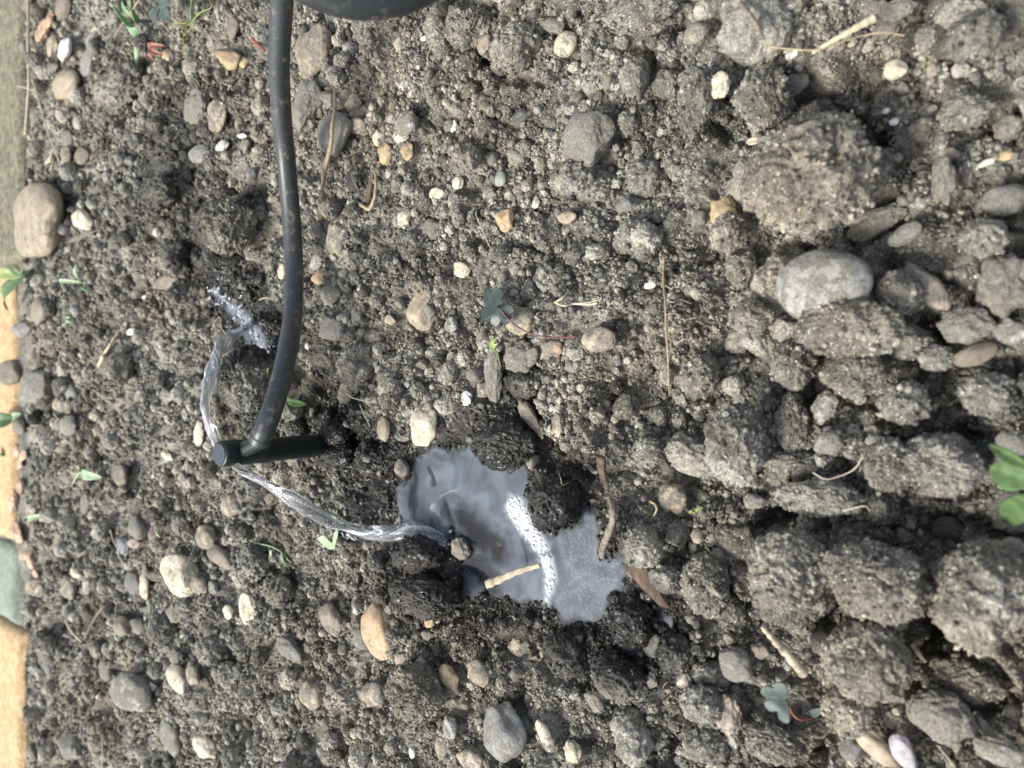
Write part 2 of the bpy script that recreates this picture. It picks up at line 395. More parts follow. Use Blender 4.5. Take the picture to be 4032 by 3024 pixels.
def simple_mat(name, c1, c2, scale=400, rough=.6, bmp=.3, spec=.4, stretch=None, dirt=0, sss=0):
    mt, N, L, B = new_mat(name)
    V = N.new("ShaderNodeTexCoord").outputs["Object"]
    if stretch:
        mp = N.new("ShaderNodeMapping"); mp.inputs["Scale"].default_value = stretch; L.new(V, mp.inputs[0]); V = mp.outputs[0]
    n = nz(N, L, V, scale, 4, .65); c = ramp(N, L, n, [(.35, c1), (.65, c2)])
    if dirt:
        d = nz(N, L, V, 260, 6, .8); f = ramp(N, L, d, [(.66 - .14 * dirt, (0, 0, 0)), (.72 - .08 * dirt, (1, 1, 1))])
        c = mix(N, L, f, c, (.17, .145, .11)); r = mth(N, L, 'ADD', rough, mth(N, L, 'MULTIPLY', f, .4), True); L.new(r, B.inputs["Roughness"])
    else: B.inputs["Roughness"].default_value = rough
    L.new(c, B.inputs["Base Color"]); B.inputs["Specular IOR Level"].default_value = spec
    if sss:
        B.inputs["Subsurface Weight"].default_value = sss; B.inputs["Subsurface Radius"].default_value = (.0006, .0009, .0004); B.inputs["Subsurface Scale"].default_value = 1
    bump(N, L, B, n, bmp, .0002)
    return mt
# ------------------------------------------------------------------ ground sheet
def build_ground():
    # core rows follow the distance from the camera foot, then widening rings run out to the horizon
    ys = [-.05]
    while ys[-1] < .62:
        y = ys[-1]; ys.append(y + max((y * y + CAM_H ** 2) / CAM_H / 757 * .85, .00018))
    ys = np.array([-30, -12, -5, -2, -.9, -.45, -.25, -.15, -.1, -.075, -.06] + ys + [.66, .72, .82, 1, 1.3, 1.8, 2.6, 4, 8, 16, 40])
    nx = 1300; s = np.linspace(-1, 1, nx)
    s = np.concatenate([[-300, -120, -50, -20, -8, -4, -2.4, -1.7, -1.25, -1.09, -1.03], s, [1.03, 1.09, 1.25, 1.7, 2.4, 4, 8, 20, 50, 120, 300]])
    dep = (np.clip(ys, -.05, .62) * cP + CAM_H * sP); hw = (.5 * dep * 1.32 + .012)
    X = s[None, :] * hw[:, None]; Y = np.repeat(ys[:, None], len(s), 1)
    x = X.ravel(); y = Y.ravel()
    h, sd_ = Hf(x, y)
    fade = sstep(3.0, 1.2, np.maximum(np.abs(x), np.abs(y)))
    h = h * fade
    wet = wetness(x, y, sd_)
    R, C = X.shape; idx = np.arange(R * C).reshape(R, C)
    Fq = np.stack([idx[:-1, :-1], idx[:-1, 1:], idx[1:, 1:], idx[1:, :-1]], -1).reshape(-1, 4)
    o = mesh_obj("ground", np.stack([x, y, h], 1), Fq, M_SOIL, attrs={"wet": wet})
    tag(o, kind='structure', label="grey brown crumbly garden soil, wet and dark around the puddle")
build_ground()

# ------------------------------------------------------------------ stone and clod shapes
_ICO = {}
def ico(n):
    if n not in _ICO:
        bm = bmesh.new(); bmesh.ops.create_icosphere(bm, subdivisions=n, radius=1)
        V = np.array([v.co[:] for v in bm.verts]); Fc = np.array([[v.index for v in f.verts] for f in bm.faces], dtype=np.int32); bm.free()
        _ICO[n] = (V / np.linalg.norm(V, axis=1)[:, None], Fc)
    return _ICO[n]
def shape_unit(kind, seed, n=4):
    V, Fc = ico(n); rg = np.random.default_rng(seed); off = rg.uniform(-50, 50, 3); r = np.ones(len(V))
    if kind == 'e': r = 1 + .07 * noise3(V * 1.1 + off, seed) + .008 * fbm3(V * 5 + off, seed, 3)
    elif kind in 'ra':
        k = 5 if kind == 'r' else 11; lo = .72 if kind == 'r' else .58
        for _ in range(k):
            d = rg.normal(size=3); d /= np.linalg.norm(d); c = rg.uniform(lo, .97)
            t = V @ d; lim = np.where(t > .05, c / np.maximum(t, .05), 9); sm = 38 if kind == 'a' else 12
            r = -np.log(np.exp(-sm * r) + np.exp(-sm * np.minimum(lim, 3)) ) / sm
        r = r * (1 + .15 * noise3(V * 1.3 + off, seed)) + (.02 if kind == 'r' else .045) * fbm3(V * 4 + off, seed, 4, .6)
    elif kind == 'k':
        r = 1 + .26 * noise3(V * 1.5 + off, seed) + .12 * fbm3(V * 3.5 + off, seed, 4) + .03 * fbm3(V * 12 + off, seed, 2)
    elif kind == 'c':      # crumbly clod of soil
        W = V + .25 * np.stack([noise3(V * 2.2 + off, seed + 31), noise3(V * 2.2 + off, seed + 32), noise3(V * 2.2 + off, seed + 33)], 1)
        b = fbm3(W * 1.1 + off, seed, 2); g = fbm3(W * 2.8 + off, seed + 3, 3, .6); g2 = np.abs(noise3(W * 6 + off, seed + 5)); g3 = fbm3(W * 12 + off, seed + 9, 3, .65)
        for _ in range(4):
            d = rg.normal(size=3); d /= np.linalg.norm(d); t = V @ d; lim = np.where(t > .05, rg.uniform(.74, .97) / np.maximum(t, .05), 9)
            r = -np.log(np.exp(-26 * r) + np.exp(-26 * np.minimum(lim, 3))) / 26
        r = r + .16 * b + .13 * g + .10 * (.5 - g2) + .06 * g3
    elif kind == 'g':      # small crumb: knobbly aggregate
        W = V + .35 * np.stack([noise3(V * 1.8 + off, seed + 31), noise3(V * 1.8 + off, seed + 32), noise3(V * 1.8 + off, seed + 33)], 1)
        r = 1 + .38 * noise3(W * 1.5 + off, seed) + .24 * fbm3(W * 3.2 + off, seed + 4, 4, .7)
    P = V * r[:, None]
    ext = P.max(0) - P.min(0); P = (P - (P.max(0) + P.min(0)) / 2) / (ext / 2)
    return P, Fc
COLS = dict(cream=((.60,.54,.40),(.42,.36,.25)), tan=((.40,.33,.23),(.26,.21,.15)), ochre=((.46,.35,.19),(.32,.23,.13)), grey=((.24,.235,.215),(.15,.15,.14)),
            lgrey=((.36,.36,.33),(.24,.235,.21)), blue=((.195,.205,.21),(.13,.135,.14)), dark=((.11,.11,.10),(.07,.07,.065)), brown=((.24,.20,.145),(.15,.125,.09)),
            pink=((.42,.345,.27),(.29,.235,.18)), white=((.70,.70,.66),(.50,.48,.42)), olive=((.30,.28,.16),(.45,.43,.30)), orange=((.50,.34,.19),(.44,.33,.22)),
            green=((.26,.29,.24),(.18,.20,.17)), plum=((.42,.36,.40),(.28,.30,.28)), peach=((.58,.38,.24),(.36,.24,.16)), pale=((.46,.45,.42),(.30,.29,.26)))
FOOT = []           # footprints of the stones: no crumbs are thrown on them
TOPS = []           # upper points of clods, later sprinkled with crumbs
def place_solid(px, py, w_, h_, ang, col, kind, label, cat=None, name=None, dust=.62, mottle=.6, lift=.12, group=None, flat=.62, n=None):
    g = ground(px, py); dep = float(np.dot(g - ORG, VIEW)); d = raydir(px, py); d = d / np.linalg.norm(d)
    sE = max(-d[2], .2); cE = math.sqrt(1 - sE * sE)
    if abs(ang) > 1:         # long axis is w_, turned by ang in the plane of the ground
        a_ = w_ * dep / F; b_ = h_ * dep / F
        # undo foreshortening of the axis that points away from the viewer
        ca, sa = math.cos(math.radians(ang)), math.sin(math.radians(ang))
        gx, gy = sa * a_, ca * a_ / max(sE, .45)
        la = math.hypot(gx, gy); rz = math.atan2(gy, -gx) ; th = math.atan2(sa * a_, ca * a_ / max(sE, .45))
        sy, sx = la / 2, b_ / 2 / math.sqrt(max(.3, (ca * ca + (sa * sE) ** 2)))
        c_ = min(sx, sy) * 2 * flat; rotz = th
    else:
        X_ = h_ * dep / F; Wp = w_ * dep / F; c_ = flat * min(X_, Wp * 1.1)
        b2 = (Wp ** 2 - (c_ * cE) ** 2); bb = math.sqrt(max(b2, (.5 * Wp) ** 2)) / sE
        bb = min(max(bb, .6 * Wp), 1.9 * max(X_, Wp)); sx, sy = X_ / 2, bb / 2; rotz = 0
    big = max(w_, h_)
    if n is None: n = (6 if big > 200 else 5) if kind == 'c' else (5 if big > 120 else 4)
    seed = int(px * 7 + py * 13) % 99991
    P, Fc = shape_unit(kind, seed, n)
    P = P * np.array([sx, sy, c_ / 2]) * 1.03
    tilt = random.uniform(-.16, .16); ct, st = math.cos(tilt), math.sin(tilt)
    P = P @ np.array([[1, 0, 0], [0, ct, st], [0, -st, ct]])
    cz, sz = math.cos(rotz), math.sin(rotz)
    P = np.stack([P[:, 0] * cz - P[:, 1] * sz, P[:, 0] * sz + P[:, 1] * cz, P[:, 2]], 1)
    zc = g[2] + c_ * lift; loc = PZ(px, py, zc)
    at = None
    if kind == 'c':
        W_ = P + loc; wv = wetness(W_[:, 0], W_[:, 1]); at = {"wet": wv}
        k_ = P[:, 2] > -c_ * .15; TOPS.append((W_[k_], loc, wv[k_]))
    o = mesh_obj(name or ('soil_clod' if kind == 'c' else ('stone' if big > 105 else 'pebble')), P, Fc, M_CLOD if kind == 'c' else M_STONE, attrs=at)
    o.location = loc
    if kind != 'c':
        FOOT.append((loc[0], loc[1], sx, sy, rotz, lift, g[2] + c_ * (lift + .3)))
        c1, c2 = [[.93 * q_ + .07 * (sum(t_) / 3 * 1.0) for q_ in t_] for t_ in COLS[col]]; v = random.uniform(.9, 1.08)
        o.color = (*[min(1, q * v) for q in c1], 1); o['accent'] = [float(q * v) for q in c2] ; o['mottle'] = float(mottle); o['dust'] = float(dust)
    tag(o, label, cat or ('soil clod' if kind == 'c' else ('stone' if big > 105 else 'pebble')), group)
    return o

STONES = [
(1233,207,135,190,0,'tan','a',"wedge shaped grey tan stone with a pale cut edge right of the tube"),
(264,331,80,118,0,'tan','r',"tan and grey banded round pebble in the upper left, below the glossy white one"),
(349,246,72,105,0,'grey','r',"smooth grey brown egg shaped pebble standing beside the banded pebble"),
(254,197,58,78,0,'white','r',"glossy white pebble with a silvery edge near the grass stalk"),
(208,183,55,66,0,'tan','a',"tan angular pebble touching the glossy white pebble"),
(161,872,205,275,0,'tan','r',"largest grey brown flat cobble lying against the concrete edging"),
(325,866,96,62,-38,'cream','r',"pale cream oval pebble right of the big cobble by the edging"),
(781,419,112,145,0,'grey','k',"rounded rough grey stone beside a tan wedge, left of the tube"),
(854,456,72,125,0,'tan','a',"tan grey wedge shaped stone pressed against the rough rounded grey one"),
(784,608,74,76,0,'grey','r',"smooth round grey pebble below the rough rounded grey stone"),
(896,234,84,72,-30,'ochre','a',"yellowish tan angular pebble just left of the tube"),
(957,246,36,42,0,'ochre','r',"tiny yellow pebble between the tube and the yellowish angular pebble"),
(656,222,36,52,0,'ochre','r',"small mustard yellow pebble beside the red leaf"),
(920,109,48,88,0,'brown','r',"narrow pinkish brown pebble left of the tube near the green shoot"),
(1200,415,130,190,0,'grey','a',"big cracked grey stone wedged right of the tube below the wedge shaped stone"),
(1318,529,130,160,0,'grey','r',"grey tan rounded stone with a pale root lying across it"),
(264,538,40,72,0,'grey','a',"flat grey triangular pebble above the fallen straw fork"),
(258,611,50,68,0,'tan','r',"tan pebble beside the fallen straw seed head"),
(322,614,50,70,0,'brown','r',"brown dusty pebble right of the tan pebble by the straw seed head"),
(875,574,52,42,0,'pale','r',"pale round pebble left of the tube, above right of the smooth round grey pebble"),
(966,577,42,62,0,'lgrey','r',"light grey pebble close to the left side of the tube"),
(1288,395,62,72,0,'grey','a',"grey block shaped pebble leaning on the big cracked stone"),
(1345,940,90,160,25,'olive','k',"olive and tan stone half coated in soil right of the tube"),
(365,161,50,62,0,'grey','r',"dusty grey pebble above the smooth egg shaped pebble"),
(210,267,46,36,0,'blue','r',"small blue grey pebble left of the banded pebble"),
(1075,784,34,30,0,'tan','r',"tiny tan pebble touching the left side of the tube"),
(948,535,46,18,-20,'white','r',"thin white flake left of the tube"),
(252,30,66,80,0,'brown','r',"brown pebble at the top edge near the grass stalk"),
(110,20,70,60,0,'brown','r',"dark tan stone at the top edge where soil meets concrete"),
(1909,176,52,82,0,'tan','r',"tan pebble tucked between two soil clods at the top"),
(2228,173,86,96,0,'cream','r',"cream pebble with a rusty brown spot near the top"),
(2179,97,84,56,-35,'grey','r',"grey oblong pebble just above the cream pebble with the rusty spot"),
(2052,468,76,76,0,'dark','r',"smooth dark grey round pebble in the upper middle"),
(1593,331,46,32,0,'pale','r',"pale oval pebble above the pinkish grey stone"),
(1390,413,66,82,0,'tan','r',"tan grey rounded pebble above the root"),
(1599,486,100,102,0,'pale','k',"pinkish grey rounded pebble with a cream one stuck to it"),
(1581,538,50,48,0,'cream','k',"cream rough pebble stuck on the pinkish grey one"),
(1405,495,66,58,-20,'tan','a',"tan angular pebble below the tan grey rounded one"),
(1490,544,50,62,0,'cream','a',"pale tan angular pebble above the ochre one"),
(1517,611,72,86,0,'ochre','a',"bright ochre block shaped pebble in the group right of the root"),
(1602,598,58,74,0,'ochre','a',"pale yellow angular pebble right of the ochre block"),
(1788,501,38,52,0,'cream','a',"small cream pebble alone, right of the pale yellow pebble"),
(2310,559,210,210,0,'grey','a',"big dull grey angular stone sunk in soil, upper middle"),
(1985,869,72,88,0,'orange','a',"orange buff angular pebble above the clover"),
(2234,857,78,50,0,'tan','r',"grey tan oval pebble right of the orange buff one"),
(1803,720,42,50,0,'cream','r',"small yellowish pebble above the orange buff one"),
(1721,763,58,48,0,'cream','a',"cream angular pebble left of the small yellowish one"),
(1785,793,44,72,0,'pale','a',"narrow pale pebble below the small yellowish one"),
(1590,860,50,56,0,'cream','r',"pale yellow round pebble above the blue grey stone"),
(1696,905,95,80,0,'blue','k',"lumpy blue grey stone below the pale yellow round pebble"),
(2389,322,38,56,0,'ochre','r',"small ochre pebble above the big dull grey angular stone"),
(2459,808,64,56,0,'blue','a',"blue grey square pebble right of centre above the root"),
(1970,702,46,62,0,'green','r',"grey green pebble above the orange buff one"),
(2492,431,26,32,0,'blue','r',"tiny pale blue pebble right of the big dull grey angular stone"),
(1645,267,20,20,0,'white','r',"tiny white grain under the tubing loop"),
(1672,149,28,22,0,'white','r',"tiny pale grain close under the tubing loop"),
(2834,334,76,106,0,'cream','k',"pale tan pebble embedded in a clod, upper right"),
(2846,838,104,120,0,'ochre','k',"rough ochre brown pebble left of the largest clod"),
(3526,273,82,78,0,'cream','r',"pale yellow round pebble in the blurred upper right"),
(3669,279,38,54,0,'pink','r',"small pinkish pebble right of the pale yellow round one"),
(3119,213,46,46,0,'white','a',"white pebble below the dry straw in the upper right"),
(3168,677,96,72,15,'pink','a',"pinkish tan block embedded in the largest clod"),
(3138,832,120,122,0,'tan','r',"round grey tan pebble set in the lower side of the largest clod"),
(3447,875,230,110,18,'olive','k',"long olive stone streaked yellow and white, below right of the largest clod"),
(3563,924,130,70,35,'grey','r',"tilted grey pebble right of the long olive stone"),
(3958,614,56,40,0,'ochre','r',"bright yellow pebble at the right edge"),
(3970,504,110,110,0,'lgrey','k',"pale blue grey stone at the right edge above the yellow pebble"),
(2740,131,96,76,0,'olive','r',"grey olive pebble between clods at the top right"),
(3131,334,100,80,30,'grey','a',"grey tan stone down in the dark hollow above the largest clod"),
(3715,711,85,195,0,'brown','k',"elongated brown grey stone right of the largest clod"),
(3535,36,130,80,0,'lgrey','k',"pale grey stone at the top edge, far right part"),
(3440,32,90,60,0,'ochre','k',"yellowish stone at the top edge left of the pale grey one"),
(3520,480,32,26,0,'white','r',"tiny white grain right of the largest clod"),
(3490,437,26,22,0,'white','r',"tiny white grain, upper of the two right of the largest clod"),
(3885,640,70,24,18,'cream','r',"thin pale sliver left of the bright yellow pebble"),
(3950,790,150,120,0,'grey','r',"grey stone at the right edge below the yellow pebble"),
(161,1224,84,112,0,'brown','r',"smooth brown egg shaped pebble below the left edge plant"),
(88,1297,92,66,0,'grey','k',"rough dusty pebble left of the smooth brown egg shaped one"),
(39,1467,88,98,0,'brown','r',"round tan pebble at the very left edge"),
(149,1524,118,132,0,'grey','a',"angular grey stone with a white lower edge on the left"),
(249,1597,72,74,0,'tan','r',"two tone tan and brown pebble right of the angular grey stone"),
(246,1537,38,30,0,'cream','r',"small cream pebble above the two tone one"),
(283,1555,48,56,0,'grey','r',"smooth grey pebble above right of the two tone one"),
(276,1676,82,82,0,'green','a',"greenish grey angular stone below the two tone pebble"),
(76,1679,52,66,0,'grey','r',"grey pebble at the left edge beside a green leaf"),
(550,1555,36,52,0,'pale','r',"small pale pebble left of the grey chunk"),
(659,1558,62,66,0,'lgrey','a',"block shaped grey chunk left of the water jet"),
(784,1707,36,104,0,'cream','r',"narrow cream sliver just left of the emitter top"),
(656,1795,50,30,-15,'cream','r',"small tan oval pebble left of the emitter"),
(267,1877,62,58,0,'brown','r',"brown pebble left of the pale seedling leaf"),
(337,1980,40,78,0,'green','r',"narrow pale greenish pebble below the seedling leaf"),
(170,1752,40,30,0,'tan','r',"small tan pebble above the orange bark flakes"),
(1264,1093,66,62,0,'orange','r',"orange tan rounded pebble right of the tube"),
(1303,1157,76,92,0,'lgrey','r',"pale grey white pebble touching the orange tan one"),
(1309,1294,92,96,0,'blue','a',"blue grey faceted stone right of the tube"),
(1212,1363,22,28,0,'white','r',"tiny white pebble beside the tube"),
(1249,1032,52,80,-60,'pale','r',"pale oval pebble right of the tube above the orange tan one"),
(1109,1069,30,62,0,'cream','r',"cream pebble peeping out behind the left side of the tube"),
(662,1111,92,60,0,'brown','r',"flat brown stone left of the splash"),
(516,1306,36,28,0,'white','r',"white pebble beside the tip of the pale straw"),
(568,1169,24,18,0,'white','r',"tiny white grain above the pale straw"),
(911,1990,60,80,25,'tan','r',"tan grey oval pebble below the emitter top"),
(912,2088,50,48,0,'lgrey','r',"smooth light grey round pebble below the tan grey oval one"),
(477,1868,86,82,0,'brown','a',"brown ribbed chunk like old bark, left of the emitter"),
(738,1834,22,50,0,'tan','r',"tiny tan sliver left below the emitter top"),
(1663,1215,112,172,0,'tan','a',"large two tone tan stone with a bright left side, in the middle"),
(1812,1063,78,62,-25,'cream','r',"cream rounded pebble above the clover leaves"),
(1675,1679,94,150,0,'cream','a',"rough cream block at the top edge of the puddle"),
(1511,1689,52,98,0,'tan','r',"tan oblong pebble left of the rough cream block"),
(1584,1725,50,28,0,'pink','r',"small pink pebble between the tan oblong and the cream block"),
(1581,1843,52,74,-12,'pink','r',"pinkish brown oval pebble at the left end of the puddle"),
(2046,1265,112,110,0,'tan','r',"tan stone under the clover leaves"),
(2173,1369,86,92,0,'peach','a',"peach coloured speckled pebble below the red stem"),
(2094,1406,78,48,60,'olive','a',"yellow green waxy pebble beside the peach one"),
(2046,1403,120,132,0,'grey','k',"lumpy grey stone holding the waxy pebble"),
(2359,1336,132,98,0,'tan','r',"grey stone with a rusty right end, right of the red stem"),
(2559,1123,46,28,0,'cream','r',"small cream oval pebble beside the long root"),
(1942,1470,70,230,0,'lgrey','k',"long pinkish grey stone standing below the clover"),
(2024,1151,40,30,0,'tan','r',"small tan pebble above right of the clover leaves"),
(1778,1287,56,82,0,'pale','k',"greyish pale pebble left of the clover leaves"),
(1405,1245,44,42,0,'grey','r',"dull round pebble above the faceted blue grey stone"),
(1535,1260,60,40,0,'tan','a',"tan flake left of the large two tone stone"),
(1456,1330,62,50,0,'pink','k',"dull pink pebble below left of the large two tone stone"),
(1836,1570,44,62,0,'white','k',"whitish lump left of the wood chip"),
(1906,1537,60,68,0,'tan','k',"tan lump right of the whitish one"),
(1377,1549,90,112,0,'olive','k',"tan olive stone with a thin thread curled over it"),
(2149,1606,22,22,0,'tan','r',"tiny tan grain right of the wood chip"),
(2170,1606,22,32,0,'white','a',"tiny white grain right of the wood chip"),
(2626,1482,54,72,0,'pink','r',"pinkish brown pebble at the lower end of the long root"),
(2650,1963,120,118,0,'tan','k',"tan lump with rusty spots and a curled root, right of the puddle"),
(2024,1944,82,104,0,'brown','k',"red brown stone standing in the puddle beside the foam"),
(2746,2110,48,60,0,'tan','r',"tan round pebble right of the puddle"),
(2626,1743,60,50,0,'brown','r',"dull brown pebble above the tan lump with rusty spots"),
(2195,1673,50,100,0,'tan','k',"dusty tan stone right of the wood chip"),
(3240,1130,345,285,0,'lgrey','e',"big smooth pale blue grey stone capped with soil, right side"),
(3650,1130,230,95,-52,'pink','r',"pinkish brown elongated slab at the right"),
(3958,1123,200,260,0,'dark','k',"large dark grey stone at the right edge"),
(3806,1287,200,150,0,'grey','k',"grey lumpy stone right of the pinkish slab"),
(3842,1397,155,80,25,'brown','r',"brown grey oval stone below the grey lumpy one"),
(3982,1312,120,90,0,'pale','r',"pale oval stone touching the right edge"),
(3245,1605,90,140,-20,'lgrey','k',"pale knobbly stone between clods on the right"),
(3265,1743,110,95,0,'grey','k',"grey stone below the pale knobbly one"),
(3982,1749,110,85,-25,'green','r',"pale green grey egg shaped stone above the right edge plant"),
(2974,1974,84,60,0,'pale','k',"pale lump at the lower end of a tall clod"),
(3454,1737,84,62,0,'green','a',"flat green grey pebble right of the grey stone"),
(702,2262,132,165,0,'cream','a',"cream tan angular rock, largest pale one in the lower left"),
(987,2396,94,126,0,'cream','a',"cream flat sided pebble half sunk, lower left"),
(699,2666,104,92,0,'cream','r',"cream white egg shaped pebble, lower left"),
(760,2660,60,72,0,'tan','r',"tan pebble touching the cream white egg shaped one"),
(516,2721,126,142,0,'lgrey','r',"big speckled grey stone left of the cream white egg shaped pebble"),
(677,2897,92,150,0,'green','r',"green grey oval stone near the bottom edge"),
(808,2936,72,84,-30,'cream','k',"rough cream pebble right of the green grey oval"),
(292,2946,112,104,0,'grey','a',"angular grey stone in the bottom left corner"),
(276,2311,82,82,0,'olive','r',"olive cream round pebble on the far left"),
(298,2259,56,36,0,'cream','r',"small cream pebble on top of the olive cream one"),
(143,2311,66,72,0,'tan','k',"tan crusty stone among orange flakes"),
(568,2308,46,104,0,'cream','r',"cream slab like pebble leaning on a grey one"),
(525,2295,60,86,0,'blue','r',"grey pebble behind the cream slab"),
(486,2150,52,68,0,'blue','r',"smooth blue grey pebble below the curly thread"),
(528,2140,46,40,0,'pink','r',"small pinkish pebble touching the smooth blue grey one"),
(808,2116,76,96,0,'tan','r',"tan rounded stone above the striped brown one"),
(541,2071,72,96,-25,'grey','a',"grey stone with a cream rim, left part"),
(601,2101,40,70,0,'grey','r',"grey pebble beside a bit of green leaf"),
(480,2469,76,82,0,'brown','r',"brown grey rounded stone left of a grey one"),
(541,2466,56,62,0,'grey','r',"grey pebble touching the brown grey rounded stone"),
(687,2417,62,68,0,'olive','a',"olive tan pebble set in a clod below the cream angular rock"),
(377,2563,72,62,0,'olive','k',"olive crusty stone on the far left"),
(413,2636,56,82,0,'grey','r',"grey oval stone below the olive crusty one"),
(188,2620,46,72,0,'blue','r',"blue grey pebble near the orange paver"),
(137,2636,42,40,0,'pale','r',"pale pebble next to the orange paver"),
(899,2411,42,56,0,'cream','r',"small cream pebble left of the cream flat sided one"),
(784,2308,60,72,0,'tan','r',"tan grey pebble right of the cream angular rock"),
(838,2314,46,56,0,'pale','k',"pale rough pebble next to the tan grey one"),
(869,2192,96,66,-30,'brown','r',"striped dark brown stone, lower left"),
(1300,2435,100,122,0,'brown','a',"brown stone with a tan left edge, lower middle"),
(1142,2557,96,76,-25,'blue','k',"bluish pale rock left of the orange kidney shaped stone"),
(1221,2739,92,112,0,'tan','r',"tan grey stone below the bluish pale rock"),
(571,2241,24,40,0,'pale','r',"tiny pale sliver beside the cream angular rock"),
(687,2590,40,62,0,'grey','r',"grey pebble above the cream white egg shaped one"),
(601,2703,28,28,0,'white','a',"tiny white cube like pebble right of the big speckled stone"),
(125,2964,46,52,0,'grey','r',"faint grey pebble by the lower orange paver"),
(1282,2994,36,36,0,'tan','r',"small tan pebble at the bottom edge"),
(1490,2480,205,105,-68,'orange','r',"orange tan kidney shaped stone in the lower middle"),
(1693,2447,42,58,0,'orange','r',"small bright orange pebble right of the kidney shaped stone"),
(1724,2450,18,20,0,'white','r',"tiny white bead beside the small bright orange pebble"),
(2049,2551,82,92,0,'tan','a',"flat grey brown pebble with a tan rim, under the puddle"),
(1766,2666,90,64,-45,'ochre','r',"mottled brown and tan oval pebble, lower middle"),
(1469,2733,92,78,35,'pink','r',"pinkish tan mottled pebble left of the large dark clod"),
(1891,2648,96,96,0,'tan','a',"tan grey angular stone with a greenish stain, lower middle"),
(1988,2891,160,212,0,'grey','r',"biggest smooth grey stone in the lower middle"),
(1772,2864,54,90,0,'lgrey','a',"light grey block shaped pebble left of the biggest smooth stone"),
(1748,2946,62,100,0,'tan','r',"grey tan oval pebble below the light grey block shaped one"),
(1854,2988,96,84,0,'pink','r',"pale pinkish stone at the bottom edge left of the biggest smooth stone"),
(2146,2897,120,42,-65,'cream','r',"long cream yellow sliver right of the biggest smooth stone"),
(2255,2961,66,86,0,'cream','k',"cream tan rough pebble at the bottom middle"),
(2565,2678,50,70,0,'green','a',"green grey pebble below right of the puddle"),
(2340,2763,80,56,-40,'pink','a',"pinkish grey pebble below the puddle"),
(1587,2593,62,70,0,'pink','a',"pale pinkish tan chip below the kidney shaped stone"),
(1423,2514,70,86,0,'grey','k',"grey chunk left of the kidney shaped stone"),
(2000,2800,52,70,0,'pink','r',"small pinkish pebble resting on the biggest smooth stone"),
(2577,2545,105,66,55,'dark','r',"dark wet slab like pebble at the lower right of the puddle"),
(1813,2162,80,90,0,'pink','k',"pinkish stone in the puddle where the jet lands"),
(1623,2964,25,45,0,'white','r',"tiny white sliver near the bottom edge"),
(1678,2502,38,38,0,'pink','r',"small pink pebble under the bright orange one"),
(1733,2882,28,28,0,'tan','r',"tiny tan bead left of the light grey block shaped pebble"),
(2898,2614,122,128,0,'grey','r',"round flat grey pebble left of the golden stick"),
(2864,2818,100,160,0,'pink','k',"pale pink crystalline rock near the bottom"),
(3557,2960,135,80,-62,'plum','r',"glossy purple and white pebble at the bottom edge"),
(3450,2940,280,85,-42,'tan','r',"tan elongated slab with a cream rim, left of the glossy purple pebble"),
(3703,2824,235,205,0,'grey','k',"grey lumpy rock with a brownish end at the lower right"),
(3890,2429,32,26,0,'white','r',"lower white grain on the lower right clod"),
(3897,2344,22,18,0,'white','r',"upper white grain on the lower right clod"),
(3742,2089,150,120,0,'grey','a',"angular grey stone below the right edge plant"),
(3982,2150,90,72,0,'tan','a',"tan grey stone at the right edge below the plant"),
(3885,2879,120,46,-55,'olive','r',"pale olive sliver in the bottom right corner"),
(2992,2563,76,66,0,'brown','k',"reddish lump left of the golden stick"),
(3940,2960,180,110,0,'pale','k',"pale grey rock in the bottom right corner"),
(3480,2690,80,70,0,'grey','k',"grey knob set in the big clod above the golden slab"),
(1470,30,60,50,0,'grey','r',"grey pebble hidden beneath the tubing loop"),
(2110,800,32,40,0,'cream','r',"tiny cream pebble left of the blue grey square one"),
(2700,300,60,46,20,'tan','r',"dull tan pebble left of the embedded pale tan one"),
]
for i, (a, b, c_, d_, e, f_, g_, l_) in enumerate(STONES):
    kw = {}
    if f_ in ('cream', 'white', 'ochre', 'orange'): kw['dust'] = .32
    if f_ in ('tan', 'pink', 'peach'): kw['dust'] = .52
    if 'capped with soil' in l_ or 'coated' in l_: kw['dust'] = .6
    if f_ in ('brown', 'dark'): kw['dust'] = .42
    if 'glossy' in l_: kw['dust'] = .05
    if 'smooth' in l_: kw['mottle'] = .25; kw['dust'] = .3
    lf = .28 if max(c_, d_) < 60 else (.24 if f_ in ('tan', 'cream', 'ochre', 'orange', 'pink', 'peach') and g_ != 'k' else .18)
    if 'embedded' in l_ or 'set in' in l_: lf = .8
    if 'biggest' in l_ or 'largest grey' in l_: lf = .22; kw['dust'] = .3
    if a > 3300 and g_ == 'k': kw['dust'] = .7
    if 'biggest' in l_: kw['dust'] = .42
    if 'large two tone' in l_: kw['dust'] = .22; lf = .32; kw['mottle'] = 1.0
    if 'rough ochre' in l_ or 'bright yellow' in l_ or 'rough cream block' in l_: kw['dust'] = .2; lf = .6
    if 'orange tan kidney' in l_ or 'orange buff' in l_: lf = .4; kw['dust'] = .3
    if 'dull grey' in l_: kw['dust'] = .62
    if 'pale blue grey stone capped' in l_: lf = .30; kw['flat'] = .70; kw['dust'] = .50; kw['mottle'] = .4
    if 'flat grey brown cobble' in l_: kw['mottle'] = .9; kw['dust'] = .4
    if 'on the lower right clod' in l_: lf = 3.2
    if 'pinkish pebble resting' in l_: lf = 1.2
    if 'puddle' in l_ and ('standing' in l_ or 'lands' in l_): lf = .35
    place_solid(a, b, c_, d_, e, f_, g_, l_, lift=lf, **kw)

for (a, b, c_, d_, e, l_) in CLODS:
    lf = .26; fl = .90
    if 'soil cap' in l_: lf, fl = .80, .55
    if 'jutting' in l_ or 'overhanging' in l_: lf = .25
    if 'resting' in l_: lf = .6
    place_solid(a, b, c_, d_, e, None, 'c', l_, lift=lf, flat=fl)

